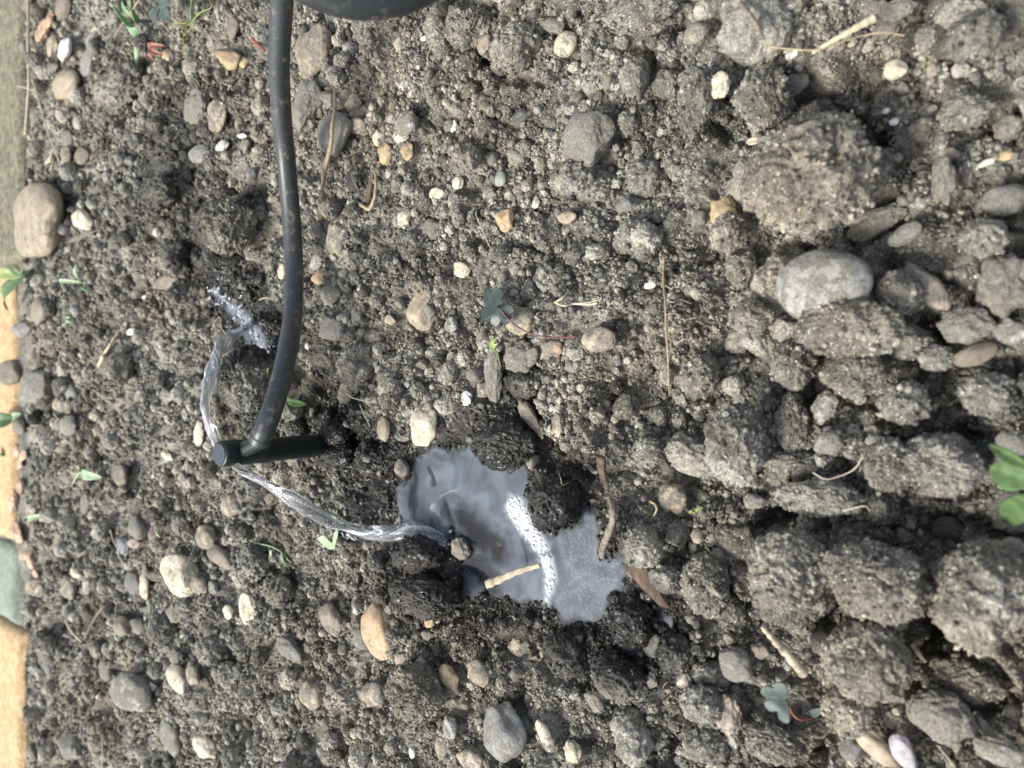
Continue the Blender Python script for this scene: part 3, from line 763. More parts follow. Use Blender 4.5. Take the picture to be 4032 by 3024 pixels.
# ------------------------------------------------------------------ loose crumbs and grit: instanced stuff
def scatter(name, pts, rot, scl, idx, extra, protos, mat_label, kind='stuff', tint=None):
    coll = bpy.data.collections.new(name + "_shapes")
    for p in protos: coll.objects.link(p)
    me = bpy.data.meshes.new(name); me.vertices.add(len(pts)); me.vertices.foreach_set("co", np.asarray(pts, np.float32).ravel())
    for nm, arr in (("rot", rot), ("scl", scl)):
        a = me.attributes.new(nm, 'FLOAT_VECTOR', 'POINT'); a.data.foreach_set("vector", np.asarray(arr, np.float32).ravel())
    a = me.attributes.new("idx", 'INT', 'POINT'); a.data.foreach_set("value", np.asarray(idx, np.int32))
    for nm, arr in extra.items():
        a = me.attributes.new(nm, 'FLOAT', 'POINT'); a.data.foreach_set("value", np.asarray(arr, np.float32))
    if tint is not None:
        a = me.attributes.new("tint", 'FLOAT_COLOR', 'POINT'); a.data.foreach_set("color", np.concatenate([tint, np.ones((len(tint), 1))], 1).astype(np.float32).ravel())
    o = bpy.data.objects.new(name, me); COL.objects.link(o)
    ng = bpy.data.node_groups.new(name, 'GeometryNodeTree')
    ng.interface.new_socket("Geometry", in_out='INPUT', socket_type='NodeSocketGeometry')
    ng.interface.new_socket("Geometry", in_out='OUTPUT', socket_type='NodeSocketGeometry')
    N, L = ng.nodes, ng.links
    gi = N.new("NodeGroupInput"); go = N.new("NodeGroupOutput"); ci = N.new("GeometryNodeCollectionInfo"); ip = N.new("GeometryNodeInstanceOnPoints")
    ci.inputs["Collection"].default_value = coll; ci.inputs["Separate Children"].default_value = True; ci.inputs["Reset Children"].default_value = True
    def na(nm, t):
        q = N.new("GeometryNodeInputNamedAttribute"); q.data_type = t; q.inputs["Name"].default_value = nm
        return q.outputs[0]
    L.new(gi.outputs[0], ip.inputs["Points"]); L.new(ci.outputs[0], ip.inputs["Instance"]); ip.inputs["Pick Instance"].default_value = True
    L.new(na("idx", 'INT'), ip.inputs["Instance Index"]); L.new(na("rot", 'FLOAT_VECTOR'), ip.inputs["Rotation"]); L.new(na("scl", 'FLOAT_VECTOR'), ip.inputs["Scale"])
    L.new(ip.outputs[0], go.inputs[0])
    md = o.modifiers.new("scatter", 'NODES'); md.node_group = ng
    tag(o, mat_label, kind=kind); return o

WID = 1.30
def sample_xy(n, y0, y1, rg, bias=1.0):
    out = []
    tot = 0
    while tot < n:
        y = y0 + (y1 - y0) * rg.random(n) ** bias
        hw = .5 * (y * cP + CAM_H * sP) * WID + .01
        keep = rg.random(n) < hw / (.5 * (y1 * cP + CAM_H * sP) * WID + .01)
        y = y[keep]; x = (rg.random(len(y)) * 2 - 1) * hw[keep]; out.append(np.stack([x, y], 1)); tot += len(y)
    return np.concatenate(out)[:n]
PR_C = [mesh_obj("crumb", *shape_unit('c' if i < 6 else 'g', 500 + i, 5 if i < 6 else (4 if i < 9 else 3)), M_CRUMB, link=False) for i in range(18)]
PR_G = [mesh_obj("grain", *shape_unit('aak'[i % 3], 900 + i, 3), M_GRIT, link=False) for i in range(12)]

KEEP = [(*ground(a_, b_)[:2], r_ / F * .2) for a_, b_, r_ in [(1960,1210,100),(2120,1320,60),(2200,1330,60),(2270,1330,40),(2094,1406,50),(2085,1640,100),(2622,1050,35),(2622,1150,40),(2624,1250,40),(2626,1350,40),(2630,1450,40),(2680,1300,50),
    (1315,420,40),(1308,520,40),(1290,620,40),(1272,720,40),(1265,820,40),(2400,1980,40),(2400,2080,40),(2375,2170,40),(2550,2280,110),(1450,760,60),(1400,710,50),(2280,1195,100),(3320,130,120),(3090,2560,90),(3060,2750,90),(3130,2800,60),
    (1950,1385,50),(3450,1435,70),(2650,1963,60),(2370,1860,60),(985,1320,70),(940,1200,60),(1320,2080,70),(1200,2000,90),(1480,2100,60),(860,1400,60),(540,80,90),(650,30,60),(760,60,60),(1900,900,60),(1440,1560,60),(1120,1500,60),(1150,1300,50),(1160,1150,50),(1140,900,50),(1110,600,50),(1100,400,50),(1350,1500,60),(1430,1650,50)]]
def off_stones(x, y, r=None):
    ok = np.ones(len(x), dtype=bool)
    if r is not None:      # the larger crumbs keep off the plants, roots and chips too
        for ax, ay, rr_ in KEEP: ok[(r > .0022) & (np.hypot(x - ax, y - ay) < rr_ + r)] = False
        for ax, ay, sx, sy, rz, lf_, zt in FOOT: ok[(r > .0022) & (np.hypot(x - ax, y - ay) < min(sx, sy) + r * .9)] = False
    for ax, ay, sx, sy, rz, lf_, zt in FOOT:
        R_ = max(sx, sy); k = np.nonzero((np.abs(x - ax) < R_) & (np.abs(y - ay) < R_))[0]
        if len(k) == 0: continue
        dx, dy = x[k] - ax, y[k] - ay; c, s = math.cos(rz), math.sin(rz)
        u = (dx * c + dy * s) / sx; v = (-dx * s + dy * c) / sy; ok[k[(u * u + v * v) < .60]] = False
    return ok
def crumbs():
    rg = np.random.default_rng(5); P = []; R = []
    for n, r0, r1, y0, y1, bias in [(140000, .00018, .00042, -.02, .17, 1.0), (155000, .00028, .00060, -.02, .30, 1.0), (74000, .0005, .0010, -.02, .46, 1.0), (13500, .0010, .0017, -.02, .46, 1.0), (4600, .0016, .0030, -.02, .46, 1.0), (560, .003, .0048, -.02, .45, 1.0), (330, .0034, .0062, -.02, .09, 1.0)]:
        xy = sample_xy(n, y0, y1, rg, bias); r = r0 + (r1 - r0) * rg.random(n) ** 1.6
        cl = noise2(xy[:, 0] / .016, xy[:, 1] / .016, 81) + .6 * noise2(xy[:, 0] / .006, xy[:, 1] / .006, 82)
        keep = rg.random(n) < np.clip(.62 + 1.4 * cl, .06, 1)
        xy = xy[keep]; r = r[keep]
        h, sd_ = Hf(xy[:, 0], xy[:, 1]); k2 = off_stones(xy[:, 0], xy[:, 1], r) & (rg.random(len(xy)) > .6 * wetness(xy[:, 0], xy[:, 1], sd_)) & (sd_ > np.where(r > .0025, r, -.0022 * rg.random(len(xy)) ** 2)) & (xy[:, 1] < KERB_Y - .004 + .012 * rg.random(len(xy)) ** 4)
        P.append(np.stack([xy[:, 0], xy[:, 1], h + r * np.where(r > .003, .5, .25)], 1)[k2]); R.append(r[k2])
    for V, c, wv in TOPS:
        ext = np.ptp(V[:, 0]) * np.ptp(V[:, 1]); n = int(min(len(V) * .9, ext / .00082 ** 2)); 
        if n < 1: continue
        i = rg.integers(0, len(V), n); r = .00012 + .00062 * rg.random(n) ** 4
        P.append(V[i]); R.append(r)
    P = np.concatenate(P); R = np.concatenate(R); n = len(R)
    scl = R[:, None] * rg.uniform(.7, 1.15, (n, 3)); rot = rg.uniform(0, 6.28, (n, 3))
    big = R > .0016; idx = np.where(R > .0028, rg.integers(0, 6, n), np.where(big, rg.integers(0, 9, n), rg.integers(9, 18, n)))
    scatter("soil_crumbs", P, rot, scl, idx, {"wet": wetness(P[:, 0], P[:, 1]), "tone": rg.random(n)}, PR_C, "loose grey brown crumbs of soil covering the bed")
crumbs()
def grit():
    rg = np.random.default_rng(6); P = []; R = []
    for n, r0, r1, y1 in [(9000, .00022, .0006, .24), (4000, .0005, .0011, .40), (930, .0011, .0021, .45)]:
        xy = sample_xy(n, -.02, y1, rg); r = r0 + (r1 - r0) * rg.random(n) ** 2
        h, sd_ = Hf(xy[:, 0], xy[:, 1]); k2 = off_stones(xy[:, 0], xy[:, 1]) & (sd_ > 0) & (xy[:, 1] < KERB_Y - .002)
        P.append(np.stack([xy[:, 0], xy[:, 1], h + r * .5], 1)[k2]); R.append(r[k2])
    P = np.concatenate(P); R = np.concatenate(R); n = len(R)
    pal = np.array([(.25,.235,.20),(.19,.175,.15),(.38,.34,.26),(.30,.26,.20),(.50,.45,.35),(.20,.20,.19),(.42,.33,.22),(.66,.64,.58),(.25,.21,.165),(.34,.325,.28)])
    pr = np.array([.2,.16,.12,.14,.07,.07,.03,.04,.09,.08]); pr /= pr.sum()
    t = pal[rg.choice(len(pal), n, p=pr)] * rg.uniform(.85, 1.1, (n, 1)); wv = wetness(P[:, 0], P[:, 1]); t = t * (1 - .5 * wv[:, None])
    scatter("grit", P, rg.uniform(0, 6.28, (n, 3)), R[:, None] * rg.uniform(.65, 1.25, (n, 3)), rg.integers(0, 12, n), {"dust": rg.uniform(.3, .85, n)}, PR_G, "small mixed grit scattered through the soil", tint=t)
grit()
# ------------------------------------------------------------------ edging and paving beyond the soil
def slab(name, label, x0, x1, y0, y1, z0, z1, mat, cat):
    nx = int((x1 - x0) / .003); nx = max(8, min(nx, 260)); ny = 46
    t = np.linspace(0, 1, ny) ** 1.8
    X, Y = np.meshgrid(np.linspace(x0, x1, nx), y0 + (y1 - y0) * t); Z = np.full(X.shape, z1)
    e = np.minimum(np.minimum(X - x0, x1 - X) + .0006, Y - y0)
    Z = Z - .004 * np.exp(-np.maximum(e, 0) / .0022) + .0007 * noise2(X / .004, Y / .004, 3) + .0009 * noise2(X / .015, Y / .02, 4)
    Y = Y + (Y == y0) * (.0018 * noise2(X / .012, Y, 8))
    V = np.stack([X.ravel(), Y.ravel(), Z.ravel()], 1); idx = np.arange(nx * ny).reshape(ny, nx)
    Fq = np.stack([idx[:-1, :-1], idx[:-1, 1:], idx[1:, 1:], idx[1:, :-1]], -1).reshape(-1, 4)
    # skirts
    ring = np.concatenate([idx[0, :], idx[1:, -1], idx[-1, -2::-1], idx[-2:0:-1, 0]]); n0 = len(V)
    V = np.concatenate([V, np.stack([V[ring, 0], V[ring, 1], np.full(len(ring), z0)], 1)]); m_ = len(ring); k = np.arange(m_)
    Fs = np.stack([ring[(k + 1) % m_], ring[k], n0 + k, n0 + (k + 1) % m_], 1)
    o = mesh_obj(name, V, np.concatenate([Fq, Fs]), mat); tag(o, label, cat); return o
def conc(name, c1, c2, c3):
    mt, N, L, B = new_mat(name); P = N.new("ShaderNodeNewGeometry").outputs["Position"]
    a = nz(N, L, P, 260, 5, .75); b = nz(N, L, P, 1100, 4, .75)
    c = ramp(N, L, mth(N, L, 'ADD', mth(N, L, 'MULTIPLY', a, .55), mth(N, L, 'MULTIPLY', b, .45)), [(.38, c1), (.5, c2), (.62, c3)])
    L.new(c, B.inputs["Base Color"]); B.inputs["Roughness"].default_value = .9; bump(N, L, B, b, .7, .0008); return mt
M_CONC = conc("concrete", (.05,.047,.03), (.165,.155,.10), (.31,.295,.20)); M_ORN = conc("sunlit_tint", (.30,.19,.09), (.52,.36,.19), (.66,.49,.28)); M_GRN = conc("shade_tint", (.16,.19,.15), (.22,.26,.21), (.3,.34,.28))  # paving orange is painted sunlight, its grey green painted shade
def ky(px, py): return PZ(px, py, .003)
xA = ky(60, 1030)[0]
slab("concrete_edging", "grey buff concrete edging strip along the soil", xA + .001, .75, KERB_Y, .66, -.02, .003, M_CONC, "edging")
slab("paver", "orange paver with painted-in sunlight beside the concrete edging", ky(30, 2140)[0] + .001, xA - .001, ky(38, 1500)[1], .75, -.02, .002, M_ORN, "paver")
slab("paver", "grey green paver with painted-in shade between two orange ones", ky(40, 2470)[0] + .001, ky(30, 2140)[0] - .001, ky(48, 2300)[1], .75, -.02, .0025, M_GRN, "paver")
slab("paver", "orange paver with painted-in sunlight in the bottom left corner", -.75, ky(40, 2470)[0] - .001, ky(74, 2700)[1], .75, -.02, .003, M_ORN, "paver")

# ------------------------------------------------------------------ tubes along paths
def catmull(P, n):
    P = np.asarray(P, float); Q = np.concatenate([[2 * P[0] - P[1]], P, [2 * P[-1] - P[-2]]]); out = []
    m_ = len(P) - 1
    for t in np.linspace(0, m_, n):
        i = min(int(t), m_ - 1); u = t - i; a, b, c, d = Q[i:i + 4]
        out.append(.5 * ((2 * b) + (-a + c) * u + (2 * a - 5 * b + 4 * c - d) * u * u + (-a + 3 * b - 3 * c + d) * u ** 3))
    return np.array(out)
def sweep(path, rad, nr=16, caps=True, shape=None):
    path = np.asarray(path, float); n = len(path); T = np.gradient(path, axis=0); T /= np.linalg.norm(T, axis=1)[:, None] + 1e-12
    up = np.array([0, 0, 1.0]) if abs(T[0][2]) < .9 else np.array([1.0, 0, 0]); nrm = np.cross(T[0], up); nrm /= np.linalg.norm(nrm)
    rad = np.broadcast_to(rad, (n,)); V = []; th = np.linspace(0, 2 * np.pi, nr, endpoint=False)
    for i in range(n):
        nrm = nrm - T[i] * nrm.dot(T[i]); nrm /= np.linalg.norm(nrm) + 1e-12; bn = np.cross(T[i], nrm)
        r = rad[i] * (shape(i / (n - 1), th) if shape else 1)
        r = np.broadcast_to(r, (nr,))
        V.append(path[i] + (np.cos(th) * r)[:, None] * nrm + (np.sin(th) * r)[:, None] * bn)
    V = np.concatenate(V); Fq = []
    i = np.arange(n - 1)[:, None] * nr; j = np.arange(nr)[None, :]; j2 = (j + 1) % nr
    Fq = np.stack([i + j, i + j2, i + nr + j2, i + nr + j], -1).reshape(-1, 4).tolist()
    if caps: Fq += [list(range(nr))[::-1], [(n - 1) * nr + q for q in range(nr)]]
    return V, Fq
M_TUBE = simple_mat("tube_plastic", (.022,.027,.029), (.036,.041,.043), 900, .42, .15, .6, dirt=.8)
M_STAKE = simple_mat("stake_plastic", (.006,.010,.010), (.012,.018,.018), 700, .42, .12, .45)
M_CAP = simple_mat("wet_cap", (.03,.04,.045), (.05,.062,.068), 900, .22, .25, .7)
pts = [(1021,1738,.2075),(1032,1712,.2065),(1047,1680,.206),(1072,1612,.207),(1107,1494,.212),(1134,1372,.219),(1152,1251,.227),(1158,1080,.234),(1146,850,.233),
       (1124,608,.226),(1107,425,.215),(1099,243,.203),(1110,0,.188),(1108,-150,.178),(1086,-320,.170),(1046,-490,.164)]
for a in (215, 180, 145):      # climbs off the frame and turns over into the loop
    pass
R0 = 470; cx0, cy0 = 1445, -462
k = 0
for a in range(146, -175, -24):
    pts.append((cx0 + R0 * math.cos(math.radians(a)), cy0 - R0 * math.sin(math.radians(a)), .160 - .0034 * k if k < 13 else .116)); k += 1
for a, d_ in ((-192, .120), (-222, .132), (-250, .150), (-272, .175), (-290, .205), (-305, .240)): pts.append((cx0 + R0 * .9 * math.cos(math.radians(a)), cy0 - R0 * .9 * math.sin(math.radians(a)), d_))
tp = catmull([PD(*p) for p in pts], 420)
rr = np.full(420, .0028); rr[:10] = .0030
V, Fq = sweep(tp, rr, 32, shape=lambda s, th: 1 + .012 * np.cos(th * 2 + s * 30))
tube = mesh_obj("drip_tube", V, Fq, M_TUBE); tag(tube, "black flexible drip tube with a loop at the top, running down to the emitter", "tube")

T0 = PZ(864, 1788, .036); B0 = PZ(1290, 1750, -.001); ax = B0 - T0
SL = np.linalg.norm(ax); ax /= SL
stake = empty("emitter_stake", B0)
tag(stake, "black cylindrical drip emitter stake standing in the soil and squirting two jets", "drip emitter")
prof = [(0, .0029), (.0002, .00345), (.0006, .00362), (.004, .0036), (.012, .00355), (.0125, .0037), (.0142, .0037), (.0147, .00352), (.03, .0034), (SL, .0032), (SL + .012, .0014)]
V, Fq = sweep([T0 + ax * s for s, r in prof], np.array([r for s, r in prof]), 48, caps=True)
body = mesh_obj("body", V, Fq, M_STAKE, parent=stake)
V, Fq = sweep([T0 - ax * .00025, T0 + ax * .0003], np.array([.00285, .0030]), 48)
mesh_obj("cap", V, Fq, M_CAP, parent=stake, smooth=False)
e0 = PD(1021, 1740, .2075); e1 = tp[14]; sc_ = T0 + ax * np.dot(e0 - T0, ax)
V, Fq = sweep(catmull([sc_ + (e0 - sc_) * .3, e0, tp[6]], 10), .0022, 24); mesh_obj("barb", V, Fq, M_STAKE, parent=stake)

# ------------------------------------------------------------------ puddle
def build_pool():
    allp = np.concatenate([POOL, POOL2, POOL3, POOL4]); x0, y0 = allp.min(0) - .004; x1, y1 = allp.max(0) + .004; st = .00028
    X, Y = np.meshgrid(np.arange(x0, x1, st), np.arange(y0, y1, st)); x, y = X.ravel(), Y.ravel(); sd_ = pool_sd(x, y)
    J = PZ(1765, 2140, ZW); dj = np.hypot(x - J[0], y - J[1])
    wv = .00014 * np.cos(dj / .0011) * np.exp(-dj / .008) + .00005 * noise2(x / .007, y / .007, 40)
    z = ZW + wv
    fl = np.array([PZ(a, b, ZW)[:2] for a, b in [(2030,2000),(2055,2040),(2085,2085),(2120,2140),(2150,2200),(2168,2260),(2160,2330),(2150,2400)]])
    d = np.full(x.shape, 1.0); tt = np.zeros(x.shape)
    for i in range(len(fl) - 1):
        a, b = fl[i], fl[i + 1]; e = b - a; t = np.clip(((x - a[0]) * e[0] + (y - a[1]) * e[1]) / e.dot(e), 0, 1)
        q = np.hypot(x - a[0] - t * e[0], y - a[1] - t * e[1]); tt = np.where(q < d, (i + t) / 7, tt); d = np.minimum(d, q)
    n = noise2(x / .0022, y / .0022, 42); n2 = noise2(x / .0009, y / .0009, 43)
    wid = .0037 * (1 - .58 * tt)
    foam = (1 - .55 * sstep(.5, 1, tt)) * sstep(1.35, .1, d / wid + .35 * n + .18 * n2) * np.clip(.72 + .9 * n2 + .4 * n, 0, 1)
    foam = np.maximum(foam, .16 * sstep(.0016, .0003, np.abs(sd_ + .0007)) * np.clip(.3 + 1.1 * n, 0, 1))
    f2 = np.array([PZ(a_, b_, ZW)[:2] for a_, b_ in [(838,1135),(885,1180),(945,1235),(985,1290),(1015,1330),(1045,1385)]]); d2 = np.full(x.shape, 1.0)
    for i in range(5):
        a_, b_ = f2[i], f2[i + 1]; e = b_ - a_; t = np.clip(((x - a_[0]) * e[0] + (y - a_[1]) * e[1]) / e.dot(e), 0, 1); d2 = np.minimum(d2, np.hypot(x - a_[0] - t * e[0], y - a_[1] - t * e[1]))
    foam = np.maximum(foam, .55 * sstep(1.3, .0, d2 / .0024 + .5 * n) * np.clip(.3 + 1.3 * n2 + .8 * n, 0, 1))
    # speckled scum to the right of the foam line
    side = sstep(PZ(2150, 2200, ZW)[1], PZ(2260, 2200, ZW)[1], y); foam = np.maximum(foam, side * .14 * np.clip(noise2(x / .0005, y / .0005, 46) * 2.0 + n * .6 - .3, 0, 1))
    murk = np.ones(x.shape) * .9
    wx_ = x + .0012 * noise2(x / .004, y / .004, 47); wy_ = y + .0016 * noise2(x / .004, y / .005, 48)
    for ax, ay, bx, by, r, s in [(1636,1880,1622,2030,20,.85),(1690,1845,1706,1900,16,.8),(1758,2005,1778,2090,26,.9),(1825,2045,1955,2160,60,.92),(1850,2190,1930,2285,54,.85),(1785,2190,1800,2310,56,.92),(2050,2120,2078,2230,9,.55),(2465,1990,2440,2120,20,.5),(1700,2020,1740,2060,16,.5)]:
        A_, B_ = PZ(ax, ay, ZW)[:2], PZ(bx, by, ZW)[:2]; e = B_ - A_; t = np.clip(((wx_ - A_[0]) * e[0] + (wy_ - A_[1]) * e[1]) / e.dot(e), 0, 1)
        q = np.hypot(wx_ - A_[0] - t * e[0], wy_ - A_[1] - t * e[1]) / (r / F * .24) + .2 * n
        murk = np.minimum(murk, 1 - s * sstep(1.7, .2, q))
    murk = murk * (.30 + .70 * sstep(.0006, -.0022, sd_ + .0005 * n))
    murk = np.clip(murk + .05 * noise2(x / .004, y / .009, 45), .06, 1)
    R, C = X.shape; idx = np.arange(R * C).reshape(R, C); Fq = np.stack([idx[:-1, :-1], idx[:-1, 1:], idx[1:, 1:], idx[1:, :-1]], -1).reshape(-1, 4)
    keep = (sd_[Fq] < .0035).all(1); Fq = Fq[keep]; used = np.unique(Fq); mp = np.full(len(x), -1); mp[used] = np.arange(len(used))
    V = np.stack([x, y, z], 1)[used]; Fq = mp[Fq]
    mt, N, L, B = new_mat("murky_water"); out = N["Material Output"]
    P = N.new("ShaderNodeNewGeometry").outputs["Position"]
    a = nz(N, L, P, 110, 4, .55, .8); b = nz(N, L, P, 1500, 3, .6)
    c = ramp(N, L, a, [(.34, (.068, .076, .090)), (.52, (.112, .125, .146)), (.68, (.155, .172, .198))])
    vo = N.new("ShaderNodeTexVoronoi"); vo.inputs["Scale"].default_value = 2300; L.new(P, vo.inputs["Vector"])
    fm = attr(N, "foam"); cells = ramp(N, L, vo.outputs["Distance"], [(.03, (.50, .52, .54)), (.22, (.84, .86, .86))])
    c = mix(N, L, fm, c, cells); L.new(c, B.inputs["Base Color"])
    L.new(mth(N, L, 'ADD', .09, mth(N, L, 'MULTIPLY', fm, .5)), B.inputs["Roughness"]); B.inputs["IOR"].default_value = 1.34
    B.inputs["Specular IOR Level"].default_value = .5
    bump(N, L, B, mth(N, L, 'ADD', mth(N, L, 'MULTIPLY', b, .25), mth(N, L, 'MULTIPLY', vo.outputs["Distance"], mth(N, L, 'MULTIPLY', fm, 2.0))), .12, .0002)
    tr = N.new("ShaderNodeBsdfTransparent"); tr.inputs[0].default_value = (.62, .56, .5, 1); gl = N.new("ShaderNodeBsdfGlossy"); gl.inputs["Roughness"].default_value = .06
    fr = N.new("ShaderNodeFresnel"); fr.inputs[0].default_value = 1.45; m1 = N.new("ShaderNodeMixShader"); L.new(fr.outputs[0], m1.inputs[0]); L.new(tr.outputs[0], m1.inputs[1]); L.new(gl.outputs[0], m1.inputs[2])
    m2 = N.new("ShaderNodeMixShader"); L.new(mth(N, L, 'MAXIMUM', attr(N, "murk"), fm), m2.inputs[0]); L.new(m1.outputs[0], m2.inputs[1]); L.new(B.outputs[0], m2.inputs[2]); L.new(m2.outputs[0], out.inputs[0])
    o = mesh_obj("puddle_water", V, Fq, mt, attrs={"foam": foam[used], "murk": murk[used]}); tag(o, "murky blue grey puddle water in a hollow of the soil", kind='structure')
    # bubbles
    rg = np.random.default_rng(3); pr = np.clip(foam - .3, 0, 1) ** 2 * (sd_ < -.0003); pr /= pr.sum(); ii = rg.choice(len(x), 1500, p=pr)
    iv, ifc = ico(2); Vb = []; Fb = []
    for q, i in enumerate(ii):
        r = .00010 + .00042 * rg.random() ** 3; Vb.append(iv * np.array([r, r, r * .8]) + np.array([x[i] + rg.normal() * .0001, y[i] + rg.normal() * .0001, z[i] + r * .15])); Fb.append(ifc + q * len(iv))
    mb, N, L, B = new_mat("bubble"); B.inputs["Base Color"].default_value = (.85, .88, .9, 1); B.inputs["Transmission Weight"].default_value = .25; B.inputs["Roughness"].default_value = .08; B.inputs["IOR"].default_value = 1.25
    o = mesh_obj("foam", np.concatenate(Vb), np.concatenate(Fb), mb); tag(o, "line of white foam and bubbles across the puddle", kind='stuff')
build_pool()

# ------------------------------------------------------------------ running water
mw, N, L, B = new_mat("jet_water")
B.inputs["Base Color"].default_value = (.97, .99, 1, 1); B.inputs["Transmission Weight"].default_value = 1; B.inputs["Roughness"].default_value = .02; B.inputs["IOR"].default_value = 1.33
vv = N.new("ShaderNodeNewGeometry").outputs["Position"]; bump(N, L, B, nz(N, L, vv, 380, 1, .4, .6), .08, .0004)
df = N.new("ShaderNodeBsdfDiffuse"); df.inputs[0].default_value = (.93, .95, .97, 1); mxs = N.new("ShaderNodeMixShader")
L.new(mth(N, L, 'MAXIMUM', attr(N, 'froth_and_highlights'), mth(N, L, 'MULTIPLY', ramp(N, L, nz(N, L, vv, 700, 5, .7, 3.0), [(.54, (.03, .03, .03)), (.66, (.35, .35, .35))]), 1.0)), mxs.inputs[0]); L.new(B.outputs[0], mxs.inputs[1]); L.new(df.outputs[0], mxs.inputs[2]); L.new(mxs.outputs[0], N["Material Output"].inputs[0])
def jet(label, pts, prof, seed, flat=.25):
    NS, NR = 320, 64; p = catmull([PZ(*q) for q in pts], NS); s = np.linspace(0, 1, NS); r = .86 * np.interp(s, *zip(*prof)) * (1 + .09 * np.sin(s * 38 + seed) + .04 * np.sin(s * 87))
    def sh(u, th):
        Q = np.stack([np.cos(th) * 1.3, np.sin(th) * 1.3, np.full(th.shape, u * 16)], 1)
        return 1 + flat * np.cos(2 * th + u * 15 + seed) + .05 * np.cos(3 * th - u * 23) + .07 * noise3(Q * .6 + seed, seed)
    V, Fq = sweep(p, r, NR, shape=sh); S, T_ = np.meshgrid(s, np.linspace(0, 2 * np.pi, NR, endpoint=False), indexing='ij'); T_ = T_ + S * 9
    Q = np.stack([np.cos(T_).ravel() * 2.6, np.sin(T_).ravel() * 2.6, S.ravel() * 5.5], 1)
    fr_ = sstep(.13, .02, np.abs(noise3(Q + seed, seed + 7))) * .9 + sstep(.07, .01, np.abs(noise3(Q * 1.9 + seed, seed + 9))) * .6; fr_ = np.clip(fr_ * np.clip(.55 + 1.2 * noise3(Q * .7, seed + 11), .2, 1), 0, 1); fr_ = (.26 if seed == 3 else .14) + .7 * sstep(.28, .60, fr_)  # white streaks are aerated water plus highlights painted into the colour
    o = mesh_obj("water_jet", V, Fq, mw, attrs={"froth_and_highlights": fr_}); tag(o, label, "water jet"); return p
gz = lambda px, py: float(ground(px, py)[2])
j1 = jet("clear curved jet of water arching from the emitter to the splash behind the tube",
    [(856,1750,.0335),(838,1705,.0355),(815,1650,.037),(808,1590,.0375),(822,1515,.036),(838,1455,.033),(850,1400,.029),(878,1355,.023),(915,1322,.015),(950,1300,gz(950,1300)+.001)],
    [(0,.0012),(.15,.0014),(.4,.0015),(.5,.0016),(.56,.0023),(.62,.0017),(.75,.0021),(.9,.0019),(1,.0016)], 3)
j2 = jet("clear twisted jet of water falling from the emitter to the puddle",
    [(925,1833,.0325),(960,1858,.033),(1030,1895,.0325),(1110,1940,.030),(1190,1990,.026),(1260,2030,.021),(1340,2065,.015),(1430,2095,.0095),(1520,2100,.005),(1610,2090,.0005),(1690,2105,-.0025),(1765,2140,ZW)],
    [(0,.0008),(.1,.0012),(.3,.0016),(.5,.0018),(.65,.0021),(.8,.0022),(.92,.0024),(1,.0016)], 8, .36)
def splash():
    rg = np.random.default_rng(21); Vs = []; Fs = []; off = 0; iv, ifc = ico(2)
    def add(V, Fq):
        nonlocal off
        Vs.append(V); Fs.extend([[a + off for a in f] for f in Fq]); off += len(V)
    for px, py, sx, sy, n in [(985,1310,44,34,60),(935,1200,34,30,44),(1020,1365,30,28,34),(870,1150,30,24,28),(1750,2130,36,20,16),(1340,2090,50,22,12),(870,1180,26,20,8),(1500,2105,40,16,8)]:
        for _ in range(n):
            a, b = px + rg.normal() * sx, py + rg.normal() * sy; g = ground(a, b); r = .00014 + .00050 * rg.random() ** 2.5
            add(iv * np.array([r, r * rg.uniform(1, 2.2), r * .8]) + PZ(a, b, g[2] + r * .6 + .003 * rg.random() ** 3), ifc.tolist())
    # thrown strands
    for a0, b0, a1, b1, h in [(1300,2050,1420,2125,.004),(1330,2040,1500,2090,.005),(1310,2060,1380,2130,.002),(1600,2070,1760,2105,.002),(1620,2080,1750,2170,.003)]:
        for q in range(2):
            a1, b1 = a1 + rg.normal() * 16, b1 + rg.normal() * 16; g0 = ground(a0, b0)[2]; g1 = ground(a1, b1)[2]
            P_ = catmull([PZ(a0 + rg.normal() * 5, b0 + rg.normal() * 5, g0 + .003), PZ((a0 + a1) / 2 + rg.normal() * 9, (b0 + b1) / 2 + rg.normal() * 9, (g0 + g1) / 2 + h), PZ(a1 + rg.normal() * 10, b1 + rg.normal() * 10, g1 + .0004)], 30)
            V, Fq = sweep(P_, np.abs(.00060 * (1 + .5 * np.sin(np.linspace(0, 12, 30) + q))) * np.linspace(1, .35, 30), 10); add(V, Fq)
    VV = np.concatenate(Vs); o = mesh_obj("water_splash", VV, Fs, mw, attrs={"froth_and_highlights": np.clip(.20 + .9 * noise3(VV / .002, 5), .02, .85)}); tag(o, "droplets and thrown strands of water where the jets land", kind='stuff')
splash()

